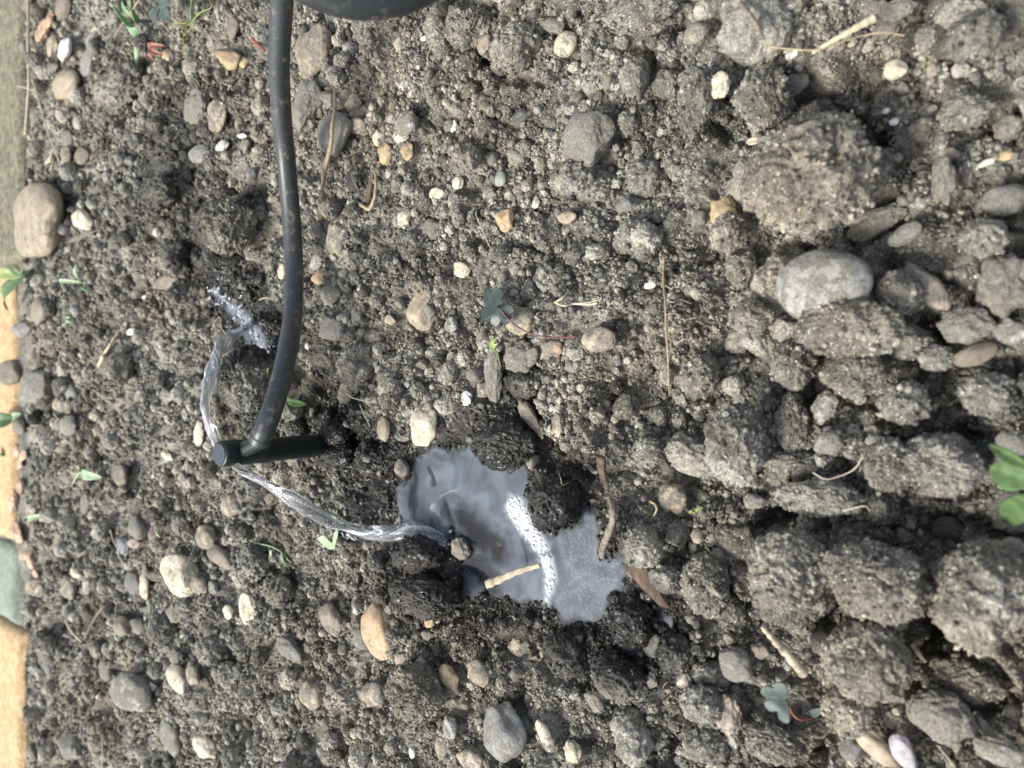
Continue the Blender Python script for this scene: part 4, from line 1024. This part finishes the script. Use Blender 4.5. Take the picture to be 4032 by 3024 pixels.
# ------------------------------------------------------------------ plants
def leaf_mat(name, a, b, rough=.5): return simple_mat(name, a, b, 500, rough, .25, .45, sss=.15)
L_GREEN = leaf_mat("leaf_green", (.055,.105,.035), (.115,.19,.075)); L_PALE = leaf_mat("leaf_pale", (.21,.31,.16), (.33,.44,.27)); L_GREY = leaf_mat("leaf_grey_green", (.045,.066,.058), (.085,.108,.095))
L_CLOV = leaf_mat("leaf_dark_clover", (.020,.032,.028), (.040,.058,.050), .42); L_RED = leaf_mat("leaf_red", (.16,.055,.035), (.25,.10,.065)); L_YG = leaf_mat("leaf_yellow_green", (.19,.25,.07), (.32,.37,.14))
L_PURP = leaf_mat("stem_purple", (.13,.05,.05), (.22,.10,.09)); L_SHOOT = leaf_mat("shoot_green", (.13,.24,.11), (.26,.38,.21))
M_STRAW = simple_mat("straw", (.38,.33,.22), (.55,.49,.35), 700, .7, .5, .3, stretch=(1, .2, 1)); M_ROOT = simple_mat("root", (.26,.20,.13), (.42,.34,.22), 900, .85, .6, .25)
M_BARK = simple_mat("bark", (.050,.036,.026), (.15,.105,.075), 800, .8, .8, .3, stretch=(.3, 1, 1)); M_WOOD = simple_mat("grey_wood", (.12,.10,.08), (.27,.235,.18), 900, .8, .8, .3, stretch=(1, .25, 1))
M_FLAKE = simple_mat("orange_bark", (.42,.22,.11), (.68,.42,.25), 500, .8, .6, .3); M_PALEWOOD = simple_mat("pale_wood", (.33,.28,.19), (.52,.46,.34), 800, .7, .7, .3, dirt=.5)
M_THREAD = simple_mat("thread", (.40,.35,.25), (.60,.54,.42), 900, .8, .3, .3)
def leaf(name, A, B, wid, mat, parent=None, fold=.35, curl=.15, shape='ovate', side=None, th=.00022, mid=None, twist=0):
    A, B = np.asarray(A, float), np.asarray(B, float); nu, nv = 22, 13
    Pm = catmull([A, mid, B] if mid is not None else [A, (A + B) / 2 + np.array([0, 0, curl * np.linalg.norm(B - A)]), B], nu)
    V = []
    for i in range(nu):
        s = i / (nu - 1); t = Pm[min(i + 1, nu - 1)] - Pm[max(i - 1, 0)]; t /= np.linalg.norm(t) + 1e-12
        sdv = np.cross(t, [0, 0, 1]); sdv /= np.linalg.norm(sdv) + 1e-12; up = np.cross(sdv, t)
        if twist or side is not None:
            a = (side or 0) + twist * s; sdv, up = sdv * math.cos(a) + up * math.sin(a), up * math.cos(a) - sdv * math.sin(a)
        if shape == 'ovate': w_ = math.sin(math.pi * min(1, s * .96 + .02)) ** .75 * (1.1 - .3 * s)
        elif shape == 'blade': w_ = min(1, .55 + s) * (1 - max(0, s - .75) / .25 * .6)
        elif shape == 'square': w_ = 1.0 if s > .1 else .6
        else: w_ = .10 + .92 * math.sin(min(1, s * 1.25) * math.pi / 2) ** .9 * math.sqrt(max(0.02, 1 - max(0, (s - .62) / .40) ** 2.6))
        for j in range(nv):
            q = 2 * j / (nv - 1) - 1; p = Pm[i] + sdv * (q * w_ * wid / 2) + up * (abs(q) * w_ * wid / 2 * fold)
            if shape == 'heart': p = p - t * (1 - abs(q)) ** 2 * s ** 4 * wid * .22
            V.append(p)
    idx = np.arange(nu * nv).reshape(nu, nv); Fq = np.stack([idx[:-1, :-1], idx[:-1, 1:], idx[1:, 1:], idx[1:, :-1]], -1).reshape(-1, 4)
    o = mesh_obj(name, V, Fq, mat, parent=parent); sol = o.modifiers.new("thickness", 'SOLIDIFY'); sol.thickness = th; sol.offset = 0
    return o
def G(px, py, dz=0.0):
    g = ground(px, py); return PZ(px, py, g[2] + dz / 1000)
def pxw(px, py, wpx): return wpx / F * float(np.dot(G(px, py) - ORG, VIEW))
def strand(name, pts, r0, r1, mat, parent=None, nr=8, n=40, wob=0.0, shape=None):
    P_ = catmull([G(*p) for p in pts], n); s = np.linspace(0, 1, n); w0 = pxw(pts[0][0], pts[0][1], 1)
    r = (r0 + (r1 - r0) * s) * w0 * (1 + wob * np.sin(s * 37 + pts[0][0]) + wob * .7 * np.sin(s * 91))
    V, Fq = sweep(P_, r, nr, shape=shape); return mesh_obj(name, V, Fq, mat, parent=parent)
def lf(parent, a, b, wpx, mat, name="leaf", **k):   # a, b = (px, py, dz mm)
    return leaf(name, G(*a), G(*b), pxw(b[0], b[1], wpx), mat, parent, **k)
def plant(name, px, py, label, cat="seedling"):
    o = empty(name, G(px, py)); tag(o, label, cat); return o

p = plant("clover", 2270, 1325, "dark green clover seedling with a purple stem in the middle of the soil", "clover")
lf(p, (1962,1207,7), (1903,1198,8), 128, L_CLOV, shape='heart', fold=.12, curl=.05)
lf(p, (1962,1207,7), (1990,1148,10), 66, L_CLOV, shape='heart', fold=.9, curl=.05)
lf(p, (1962,1207,7), (1978,1282,6), 92, L_CLOV, shape='heart', fold=.2, curl=.08)
lf(p, (1964,1209,7), (2020,1240,6.5), 66, L_CLOV, shape='heart', fold=.15, curl=.05)
strand("stem", [(1962,1207,7),(2010,1265,6),(2060,1300,5),(2120,1322,4),(2190,1330,3),(2270,1325,0)], 3.0, 3.5, L_PURP, p)
p = plant("clover", 3190, 2835, "grey green clover with round leaves and a red stem at the bottom", "clover")
lf(p, (3092,2752,6), (3035,2690,7), 110, L_GREY, shape='heart', fold=.15, curl=.12)
lf(p, (3092,2754,6), (3052,2815,7), 110, L_GREY, shape='heart', fold=.15, curl=.12)
strand("stem", [(3098,2756,6),(3118,2805,4),(3150,2832,3),(3200,2825,0)], 5, 6, L_RED, p)
lf(p, (3190,2810,2), (3240,2790,3), 34, L_GREY, fold=.3)
p = plant("clover", 650, 0, "blue grey clover leaves at the top left edge", "clover")
for a, b, w_ in [((632,20,14),(600,85,12),62), ((632,20,14),(665,70,12),58), ((632,20,14),(672,0,15),60), ((632,20,14),(622,-40,15),60)]: lf(p, a, b, w_, L_GREY, shape='heart', fold=.12, curl=.08)
strand("stem", [(632,20,14),(640,60,8),(650,100,0)], 3, 3, L_PURP, p)
p = plant("green_shoot", 585, 150, "two pale green shoots bending together at the top left", "shoot")
lf(p, (592,156,1), (446,20,14), 44, L_SHOOT, shape='blade', fold=.45, mid=G(530,112,6))
lf(p, (572,112,2), (512,-30,14), 36, L_SHOOT, shape='blade', fold=.45, mid=G(535,60,7))
lf(p, (530,75,4), (480,5,7), 16, L_SHOOT, shape='blade', fold=.3)
p = plant("green_shoot", 760, 80, "upright pale green shoot with yellow rootlets left of the tube", "shoot")
lf(p, (756,78,1), (768,-40,16), 30, L_SHOOT, shape='blade', fold=.5, mid=G(760,20,8))
for q in [[(755,80,1),(725,92,3),(690,90,2),(680,110,1)], [(757,88,1),(735,100,3),(700,96,3)], [(760,90,1),(745,120,2),(720,140,1)], [(757,84,1),(790,50,5),(830,30,6),(825,0,8)], [(770,60,3),(800,45,6),(815,60,3)], [(750,90,1),(718,120,2),(735,150,1)]]:
    strand("rootlet", q, 2.6, 1.4, L_YG, p, nr=6)
p = plant("vine", 730, 150, "thin yellow green vine trailing down left of the tube", "vine")
strand("stem", [(722,150,1.5),(727,190,1.5),(738,235,1.5),(752,275,1.5),(768,305,1.2),(786,336,.6)], 2.6, 2, L_YG, p)
for a in [(727,195),(740,240),(758,288)]: lf(p, (a[0], a[1], 1.5), (a[0] + 16, a[1] + 26, 1.5), 14, L_GREEN, fold=.2)
p = plant("grey_leaf", 545, 278, "narrow grey green leaf beside the red leaf", "leaf")
lf(p, (545,282,.5), (537,158,5), 42, L_PALE, fold=.25, mid=G(541,225,4))
p = plant("red_leaf", 595, 200, "crinkled brick red leaf at the upper left", "leaf")
for b in [(650,180),(640,215),(615,240),(605,170)]: lf(p, (592,200,2), (*b, 3), 26, L_RED, fold=.5, curl=.2)
strand("stem", [(592,200,2),(575,220,2),(560,232,.5)], 2.2, 1.6, L_RED, p)
p = plant("leafy_plant", 92, 1085, "bright green leafy plant at the left edge by the paver", "plant")
lf(p, (92,1085,8), (-25,1072,14), 42, L_YG, curl=.1, fold=.2); lf(p, (90,1092,8), (32,1222,5), 62, L_GREEN, curl=.15, fold=.2); lf(p, (92,1085,8), (48,1040,12), 34, L_GREEN, curl=.2)
lf(p, (92,1085,8), (118,1072,5), 24, L_GREEN, curl=.2); strand("stem", [(92,1085,8),(98,1088,4),(100,1092,0)], 5, 6, L_GREEN, p)
p = plant("leafy_plant", 70, 1650, "small green leaves at the left edge below the round tan pebble", "plant")
lf(p, (55,1650,4), (-20,1662,9), 60, L_GREEN, curl=.15); lf(p, (55,1650,4), (85,1630,3), 34, L_PALE, curl=.2); strand("stem", [(55,1650,4),(60,1655,0)], 3, 3, L_GREEN, p)
p = plant("leafy_plant", 30, 1790, "pale green leaf scraps at the left edge above the bark flakes", "plant")
lf(p, (30,1800,2), (-15,1770,6), 44, L_PALE, curl=.2)
p = plant("seedling", 283, 1912, "pale seedling with one notched leaf on the left")
lf(p, (318,1858,6), (402,1880,5), 40, L_PALE, fold=.2, curl=.12); lf(p, (318,1858,6), (312,1838,6), 18, L_PALE, fold=.2); strand("stem", [(318,1858,6),(300,1880,4),(284,1912,0)], 4, 3.6, L_PALE, p)
p = plant("seedling", 345, 1180, "wispy blue green seedling on the left below the cobble")
lf(p, (318,1112,4), (232,1104,5), 16, L_PALE, shape='blade'); lf(p, (318,1108,4), (300,1040,5), 24, L_PALE); strand("stem", [(318,1108,4),(340,1135,2.5),(350,1180,.2)], 2.6, 2, L_PALE, p); lf(p, (330,1120,3), (350,1150,3), 14, L_GREEN)
p = plant("seedling", 268, 1262, "tiny light green sprout between the seedling and the grey egg shaped pebble")
for b in [(255,1245),(278,1248),(282,1270),(262,1282)]: lf(p, (268,1262,1), (*b, 2.5), 15, L_PALE)
p = plant("grass_sprig", 1325, 2000, "folded pale green blade crossed by the water jet", "grass blade")
lf(p, (1328,2005,1), (1312,2156,5), 22, L_PALE, shape='square', fold=.1, mid=G(1326,2090,6)); lf(p, (1312,2158,4.6), (1262,2112,8), 46, L_PALE, shape='square', fold=.05, curl=.04)
p = plant("leaf_sprig", 1215, 1592, "bright green leaf sticking out under the tube near the emitter", "leaf")
lf(p, (1205,1592,1.5), (1128,1572,6), 40, L_GREEN, fold=.3, curl=.1); strand("stem", [(1205,1592,1.5),(1225,1580,.5)], 2, 1.5, L_GREEN, p)
p = plant("leaf_sprig", 1078, 1500, "thin green leaf tip showing on the left side of the tube", "leaf")
lf(p, (1082,1502,3), (1057,1448,7), 20, L_GREEN, fold=.4)
p = plant("green_plant", 4050, 1950, "blurred green plant with broad leaves at the right edge", "plant")
lf(p, (4060,1900,18), (3898,1845,14), 105, L_GREEN, shape='ovate', fold=.25, curl=.05); lf(p, (4055,1950,20), (3955,2052,8), 88, L_GREEN, fold=.3, curl=.08)
lf(p, (4070,1850,20), (3895,1752,16), 46, L_GREEN, fold=.6, curl=.02); strand("stem", [(4060,1905,18),(4080,1950,8),(4090,2000,0)], 9, 10, L_GREEN, p)
p = plant("vine", 1160, 2248, "pale green vine curling over clods below the jet", "vine")
strand("stem", [(978,2125,2),(1010,2138,2.5),(1060,2150,3),(1095,2165,3),(1120,2185,2),(1135,2205,2),(1150,2215,.5)], 2.5, 2, L_PALE, p); lf(p, (1110,2170,3), (1142,2240,1), 22, L_GREEN, fold=.3); lf(p, (1068,2165,3), (1082,2200,1.5), 16, L_PALE)
lf(p, (985,2128,2), (968,2120,3), 18, L_PALE)
p = plant("plant_bud", 1972, 1445, "small dried green bud on a pale stalk below the clover", "bud")
strand("stalk", [(1945,1345,3),(1950,1378,3),(1962,1410,2),(1972,1445,.3)], 2.6, 2, L_YG, p)
for b in [(1934,1335),(1955,1330),(1962,1352),(1930,1358),(1945,1325)]: lf(p, (1946,1376,3), (*b, 4), 15, L_YG, fold=.5, curl=.2)
lf(p, (1950,1380,3), (1925,1378,3), 8, L_YG); 
p = plant("seedling", 720, 2520, "tiny green sprout beside the olive tan pebble, lower left")
lf(p, (715,2515,1), (692,2530,3), 12, L_PALE); lf(p, (715,2515,1), (730,2498,3), 12, L_PALE)
p = plant("green_sprig", 590, 2505, "thin green stem lying below the cream slab like pebble", "stem"); strand("stem", [(584,2362,2),(590,2410,2.2),(588,2460,2),(592,2505,.8)], 4, 3, L_PALE, p)
p = plant("seedling", 625, 2090, "green leaf scrap beside the grey rimmed stone"); lf(p, (622,2066,1.5), (632,2118,2), 24, L_PALE)
p = plant("yellow_scrap", 2735, 2010, "small yellow flower scrap right of the tan rusty lump", "petal")
for b in [(2712,2018),(2730,2022),(2752,2006),(2770,1998)]: lf(p, (2740,2010,1.5), (*b, 2.5), 13, L_YG, fold=.5, curl=.3)
p = plant("green_leaf", 140, 2045, "blurred green leaf scrap on the far left above the pavers", "leaf"); lf(p, (118,2050,1), (178,2025,3), 26, L_PALE)
p = plant("red_sprig", 345, 2370, "thin crimson stem on the far left", "stem"); strand("stem", [(330,2355,1.5),(348,2368,2),(362,2382,1)], 2.5, 2, L_RED, p)

# ------------------------------------------------------------------ straw, roots, bark
def flatsh(k): return lambda s, th: np.sqrt((np.cos(th)) ** 2 + (k * np.sin(th)) ** 2)
def item(name, label, cat, pts, r0, r1, mat, **k):
    o = strand(name, pts, r0, r1, mat, **k); tag(o, label, cat); return o
item("straw", "pale straw stick floating on the puddle", "straw", [(1914,2302,9.2),(1960,2285,9.4),(2020,2258,9.4),(2080,2238,9.4),(2126,2226,9.2)], 17, 8, M_PALEWOOD, nr=10, wob=.12, shape=flatsh(.45)).location.z = 0
item("straw", "pale straw standing at the left of the jet", "straw", [(388,1440,1),(425,1372,2.5),(468,1306,4)], 8, 4.5, M_STRAW, wob=.08)
item("dry_stick", "golden dry stick at the lower right", "stick", [(3001,2468,5),(3040,2510,6),(3100,2575,6.5),(3163,2650,5)], 9, 20, M_PALEWOOD, wob=.15, nr=10)
item("dry_straw", "frayed dry straw bundle at the upper right, thicker stalk", "straw", [(3200,208,5),(3290,155,8),(3370,110,9),(3442,72,9)], 7, 16, M_STRAW, wob=.1, nr=10)
item("dry_straw", "thin bent straw under the frayed one at the upper right", "straw", [(3015,180,5),(3100,192,6),(3210,196,6),(3310,165,7),(3400,140,7),(3480,128,6),(3560,140,5)], 4, 3, M_ROOT, wob=.1)
item("root", "long tan root right of the tube", "root", [(1318,362,5),(1317,430,5.5),(1308,500,6),(1305,560,5.5),(1290,625,4.5),(1275,690,4),(1272,750,3.5),(1265,810,3),(1262,860,.5)], 5.5, 12, M_ROOT, wob=.12, nr=10)
item("twig", "short pale twig bent like a hook below the root", "twig", [(1478,680,2.5),(1480,730,3),(1474,780,3),(1455,822,2),(1430,812,1.5),(1400,795,.5)], 5, 9, M_ROOT, wob=.1, nr=10)
item("bark_chip", "brown bark chip beside the hooked twig", "bark", [(1468,690,1.5),(1458,740,2),(1445,790,1.5)], 12, 16, M_BARK, nr=10, shape=flatsh(.4))
o = leaf("dead_leaf", G(1380,665,2), G(1418,765,2), pxw(1395,710,46), simple_mat("dead_leaf", (.045,.043,.04), (.08,.075,.07), 500, .6), None, fold=.4, curl=.1); tag(o, "dark dry leaf left of the hooked twig", "leaf")
item("white_stem", "pale forked dry stem right of the clover, long prong", "stem", [(2183,1190,2.5),(2220,1204,3.5),(2260,1196,3.5),(2310,1200,3.2),(2352,1194,2)], 3.6, 3.6, M_STRAW)
item("white_stem", "short prong of the pale stem right of the clover", "stem", [(2190,1188,2.5),(2215,1172,3),(2237,1148,2)], 3.4, 2, M_STRAW)
item("white_stem", "thin upper prong of the pale stem right of the clover", "stem", [(2265,1194,3.2),(2310,1192,3.6),(2370,1178,2.4)], 2.6, 1.4, M_STRAW)
item("root", "long thin vertical root on the right of the middle with side rootlets", "root", [(2615,1010,2),(2612,1100,2.4),(2620,1200,2.4),(2622,1300,2.4),(2630,1400,2.4),(2632,1480,2),(2636,1560,1)], 5, 2.6, M_ROOT, wob=.15)
for i, q in enumerate([[(2614,1120),(2640,1135),(2670,1128),(2700,1150)], [(2620,1240),(2660,1235),(2690,1260),(2740,1250)], [(2620,1290),(2660,1300),(2720,1290)], [(2612,1075),(2590,1060),(2600,1040)], [(2625,1330),(2660,1350),(2700,1335),(2745,1345)], [(2618,1180),(2650,1190),(2680,1180),(2720,1195)]]):
    item("rootlet", ["topmost right hand rootlet of the long vertical root", "fourth rootlet down the long vertical root", "fifth rootlet down the long vertical root", "rootlet curling left from the top of the long vertical root", "lowest rootlet of the long vertical root", "third rootlet down the long vertical root"][i], "rootlet", [(a, b, 1.8) for a, b in q], 1.6, 1.0, M_THREAD, nr=6)
item("bark_strip", "curved ribbed bark strip dipping into the puddle", "bark", [(2400,1960,7),(2412,2000,7.5),(2412,2050,7),(2395,2100,6.5),(2375,2150,6.5),(2368,2192,5.5)], 13, 17, M_WOOD, nr=14, wob=.06, shape=lambda s, th: (1 + .14 * np.cos(th * 6)) * np.sqrt(np.cos(th) ** 2 + .3 * np.sin(th) ** 2))
item("bark_chip", "dark brown bark sliver above the curved bark strip", "bark", [(2365,1800,3),(2372,1860,3.5),(2392,1925,3)], 22, 12, M_BARK, nr=12, wob=.08, shape=flatsh(.4))
o = place_solid(2548, 2278, 250, 88, -46, 'brown', 'a', "broad curved brown bark slab right of the puddle", 'bark', 'bark_slab', lift=.5, flat=.45); o.data.materials[0] = M_BARK
o = place_solid(2082, 1640, 200, 50, -58, 'brown', 'a', "pointed weathered wood chip above the puddle", 'wood chip', 'wood_chip', lift=1.0, flat=.4); o.data.materials[0] = M_WOOD
item("thread", "thin gold thread at the centre top below the orange buff pebble", "thread", [(1862,815,1.5),(1880,860,2.4),(1905,920,2.4),(1930,975,2.2),(1952,1015,1)], 1.8, 1.6, M_THREAD, nr=6)
item("thread", "pale thread curled over the tan olive stone", "thread", [(1372,1500,7),(1362,1540,8),(1380,1562,8),(1420,1575,6),(1470,1585,3),(1500,1583,1)], 1.9, 1.4, M_THREAD, nr=6)
item("thread", "short straight thread below the tan olive stone", "thread", [(1417,1592,3),(1435,1635,3),(1458,1680,1.5)], 1.9, 1.6, M_THREAD, nr=6)
item("grass_stalk", "long pale grass stalk lying along the concrete edging", "grass stalk", [(110,-15,3),(112,70,4),(110,170,5),(112,260,5),(114,330,4.5),(108,420,4.5),(100,530,4.5)], 5, 6, M_STRAW, wob=.1)
item("grass_stalk", "slanting straw stalk beside the concrete edging", "grass stalk", [(126,308,3),(142,360,5),(165,440,6),(188,520,5.5),(210,575,4),(245,665,1)], 3.8, 2.4, M_STRAW, wob=.1)
item("grass_stalk", "short straw crossing the long grass stalk", "grass stalk", [(70,338,4),(105,348,5),(140,360,5)], 2.2, 2, M_STRAW)
for i, q in enumerate([[(212,582),(200,615),(180,645)], [(205,600),(198,632),(188,640)], [(210,615),(205,650),(198,672)]]):
    item("seed_husk", ["upper seed husk of the fallen straw fork", "middle seed husk of the fallen straw fork", "lower seed husk of the fallen straw fork"][i], "seed husk", [(a, b, 3) for a, b in q], 2, 5, M_STRAW)
item("thread", "wiry stem standing at the top left in front of the green shoots", "stem", [(548,0,12),(510,55,9),(480,95,6),(460,130,2),(450,150,0)], 3, 2.4, M_ROOT)
item("thread", "thin bent straw on the left above the narrow cream sliver", "straw", [(370,1535,2),(400,1562,3),(440,1590,3),(478,1612,1)], 2.2, 1.8, M_STRAW)
item("thread", "curly pale thread in the lower left above the blue grey pebble", "thread", [(434,2086,2),(445,2125,3),(462,2160,3),(470,2195,2.5),(505,2236,1)], 2.4, 2, M_THREAD)
item("dry_straw", "pale straw half buried on the far left, lower part", "straw", [(258,2442,1.5),(285,2490,2.5),(322,2526,1)], 5, 4, M_STRAW)
item("dry_twig", "faint green brown stem crossing the lower left", "stem", [(410,2385,3),(370,2440,3),(330,2520,1)], 5, 3, M_WOOD)
item("thread", "long faint thread near the bottom left edge", "thread", [(395,2860,1.5),(402,2930,2),(400,3040,1)], 2, 1.6, M_THREAD)
item("thread", "crooked thin root in front of the wide soil clod on the right", "thread", [(3200,1860,5),(3245,1885,6),(3290,1880,6),(3360,1850,6),(3395,1800,5),(3415,1755,3)], 2.6, 1.8, M_THREAD)
item("thread", "hair root on the wide soil clod on the right", "thread", [(3320,2012,8),(3370,1998,9),(3410,1994,9),(3425,2012,7)], 2.4, 1.6, M_THREAD)
item("thread", "thin root at the bottom right leading to the glossy purple pebble", "thread", [(3690,2935,6),(3720,2970,6),(3760,3020,5)], 2.4, 2, M_THREAD)
item("thread", "forked root on the clod beside the puddle foam", "thread", [(2120,1938,5),(2170,1930,6),(2215,1912,6),(2240,1900,4)], 2.6, 1.8, M_ROOT)
item("thread", "short upright root joining the forked one beside the puddle foam", "thread", [(2213,1912,6),(2208,1885,6),(2200,1862,4)], 2, 1.4, M_ROOT)
item("root", "curled root hooked round the tan lump with rusty spots", "root", [(2560,1975,7),(2578,1985,7.5),(2586,2005,7),(2575,2030,4)], 5, 3.4, M_ROOT)
item("thread", "thin dangling root under the tubing loop", "thread", [(1735,90,2),(1712,140,2.5),(1700,180,2.5),(1680,226,1)], 2.4, 1.8, M_ROOT)
item("root", "pale rootlet behind the tube beside the splash", "root", [(1022,1180,2),(1050,1172,3),(1080,1182,2)], 3.4, 2.6, M_ROOT)
item("thread", "fine root looping near the splash above the wet lump", "thread", [(832,1300,2),(850,1262,2.5),(865,1250,2.5),(872,1290,2),(888,1315,1)], 1.8, 1.4, M_THREAD)
item("twig", "purplish twig at the top of the upper right clods", "twig", [(2915,10,7),(2945,50,8),(2970,85,8),(2990,118,6)], 8, 12, M_WOOD, nr=10, wob=.1)
item("red_bark", "brick red bark sliver left of the tube at the top", "bark", [(990,152,2),(1012,175,2.4),(1040,200,2)], 10, 7, L_RED, nr=8, shape=flatsh(.5))
item("wood_shard", "pale olive wood shard upright in the deep crevice", "wood", [(3590,2530,4),(3620,2575,3),(3645,2605,1)], 12, 8, M_WOOD, nr=8)
o = place_solid(3450, 1435, 130, 50, -30, 'brown', 'a', "brown bark chip between clods under the big pale stone", 'bark', 'bark_chip', lift=.8, flat=.5); o.data.materials[0] = M_BARK
o = leaf("snail_shell_piece", G(2940,562,5), G(3012,555,5), pxw(2975,560,28), M_STRAW, None, fold=.4, curl=.15, th=.0005); tag(o, "thin pale dry husk left of the largest clod", "husk")
def flakes():
    sp = [(60,1765,30,44,1,"top"),(40,1815,44,40,2,"second"),(75,1830,52,34,3,"third"),(90,1795,46,36,.5,"small"),(50,1975,40,72,2.2,"long"),(68,2100,60,60,1.2,"large"),(30,2055,40,40,2.6,"round"),(165,120,70,50,.8,"torn"),(195,80,60,40,1.6,"peach"),(100,2190,50,30,.4,"thin"),(120,2215,46,26,2,"dull"),(80,1915,50,34,1.1,"broken"),(140,2260,40,30,1.5,"curled"),(30,1900,44,44,.2,"pale")]
    where = ["below the pale green leaf scraps","beneath the topmost one","beside the second one","right of the topmost one","below the broken one","between the two orange pavers","at the left edge above the large one","at the top left by the brown pebble","at the top left touching the torn one","below the large one","below the thin one","below the third one","next to the tan crusty stone","at the left edge above the long one"]
    for (a, b, w_, h_, r, nm), wh in zip(sp, where):
        o = place_solid(a, b, w_, h_, math.degrees(r) if r > .3 else 0, 'peach', 'a' if len(nm) % 2 else 'k', "%s orange bark flake %s" % (nm, wh), 'bark flake', 'bark_flake', dust=.3, mottle=.8, lift=.4, flat=.4, group="orange bark flakes at the left")
flakes()
# fine root hairs lying in the soil
def fibres():
    rg = np.random.default_rng(77); n = 1900; xy = sample_xy(n, -.01, .44, rg); ln = .0016 + .0055 * rg.random(n) ** 2; an = rg.uniform(0, 6.28, n); K = 7
    bend = rg.normal(0, 1.1, n); V = []; Fq = []; th = np.array([0, 2.09, 4.19])
    u = np.linspace(0, 1, K); hd = an[:, None] + bend[:, None] * u[None, :] + .5 * np.sin(u[None, :] * 9 + an[:, None])
    st = ln[:, None] / K; X = xy[:, :1] + np.cumsum(np.cos(hd) * st, 1); Y = xy[:, 1:] + np.cumsum(np.sin(hd) * st, 1); Z, sd_ = Hf(X.ravel(), Y.ravel()); Z = Z.reshape(X.shape) + .0005 + .0009 * np.sin(u * 3.14)[None, :] * rg.random((n, 1))
    ok = (sd_.reshape(X.shape) > .001).all(1) & (Y < KERB_Y).all(1); rad = rg.uniform(.00004, .00010, n)
    for i in np.nonzero(ok)[0]:
        b0 = len(V) * 1
        for k in range(K):
            nx, ny = -math.sin(hd[i, k]), math.cos(hd[i, k]); r = rad[i] * (1 - .5 * u[k])
            for t in th: V.append((X[i, k] + nx * math.cos(t) * r, Y[i, k] + ny * math.cos(t) * r, Z[i, k] + math.sin(t) * r))
        for k in range(K - 1):
            for j in range(3): Fq.append((b0 + k * 3 + j, b0 + k * 3 + (j + 1) % 3, b0 + k * 3 + 3 + (j + 1) % 3, b0 + k * 3 + 3 + j))
    o = mesh_obj("root_hairs", V, np.array(Fq), M_THREAD); tag(o, "fine pale root hairs tangled in the soil", kind='stuff')
fibres()
# objects that lie on the water level rather than on the pool bed
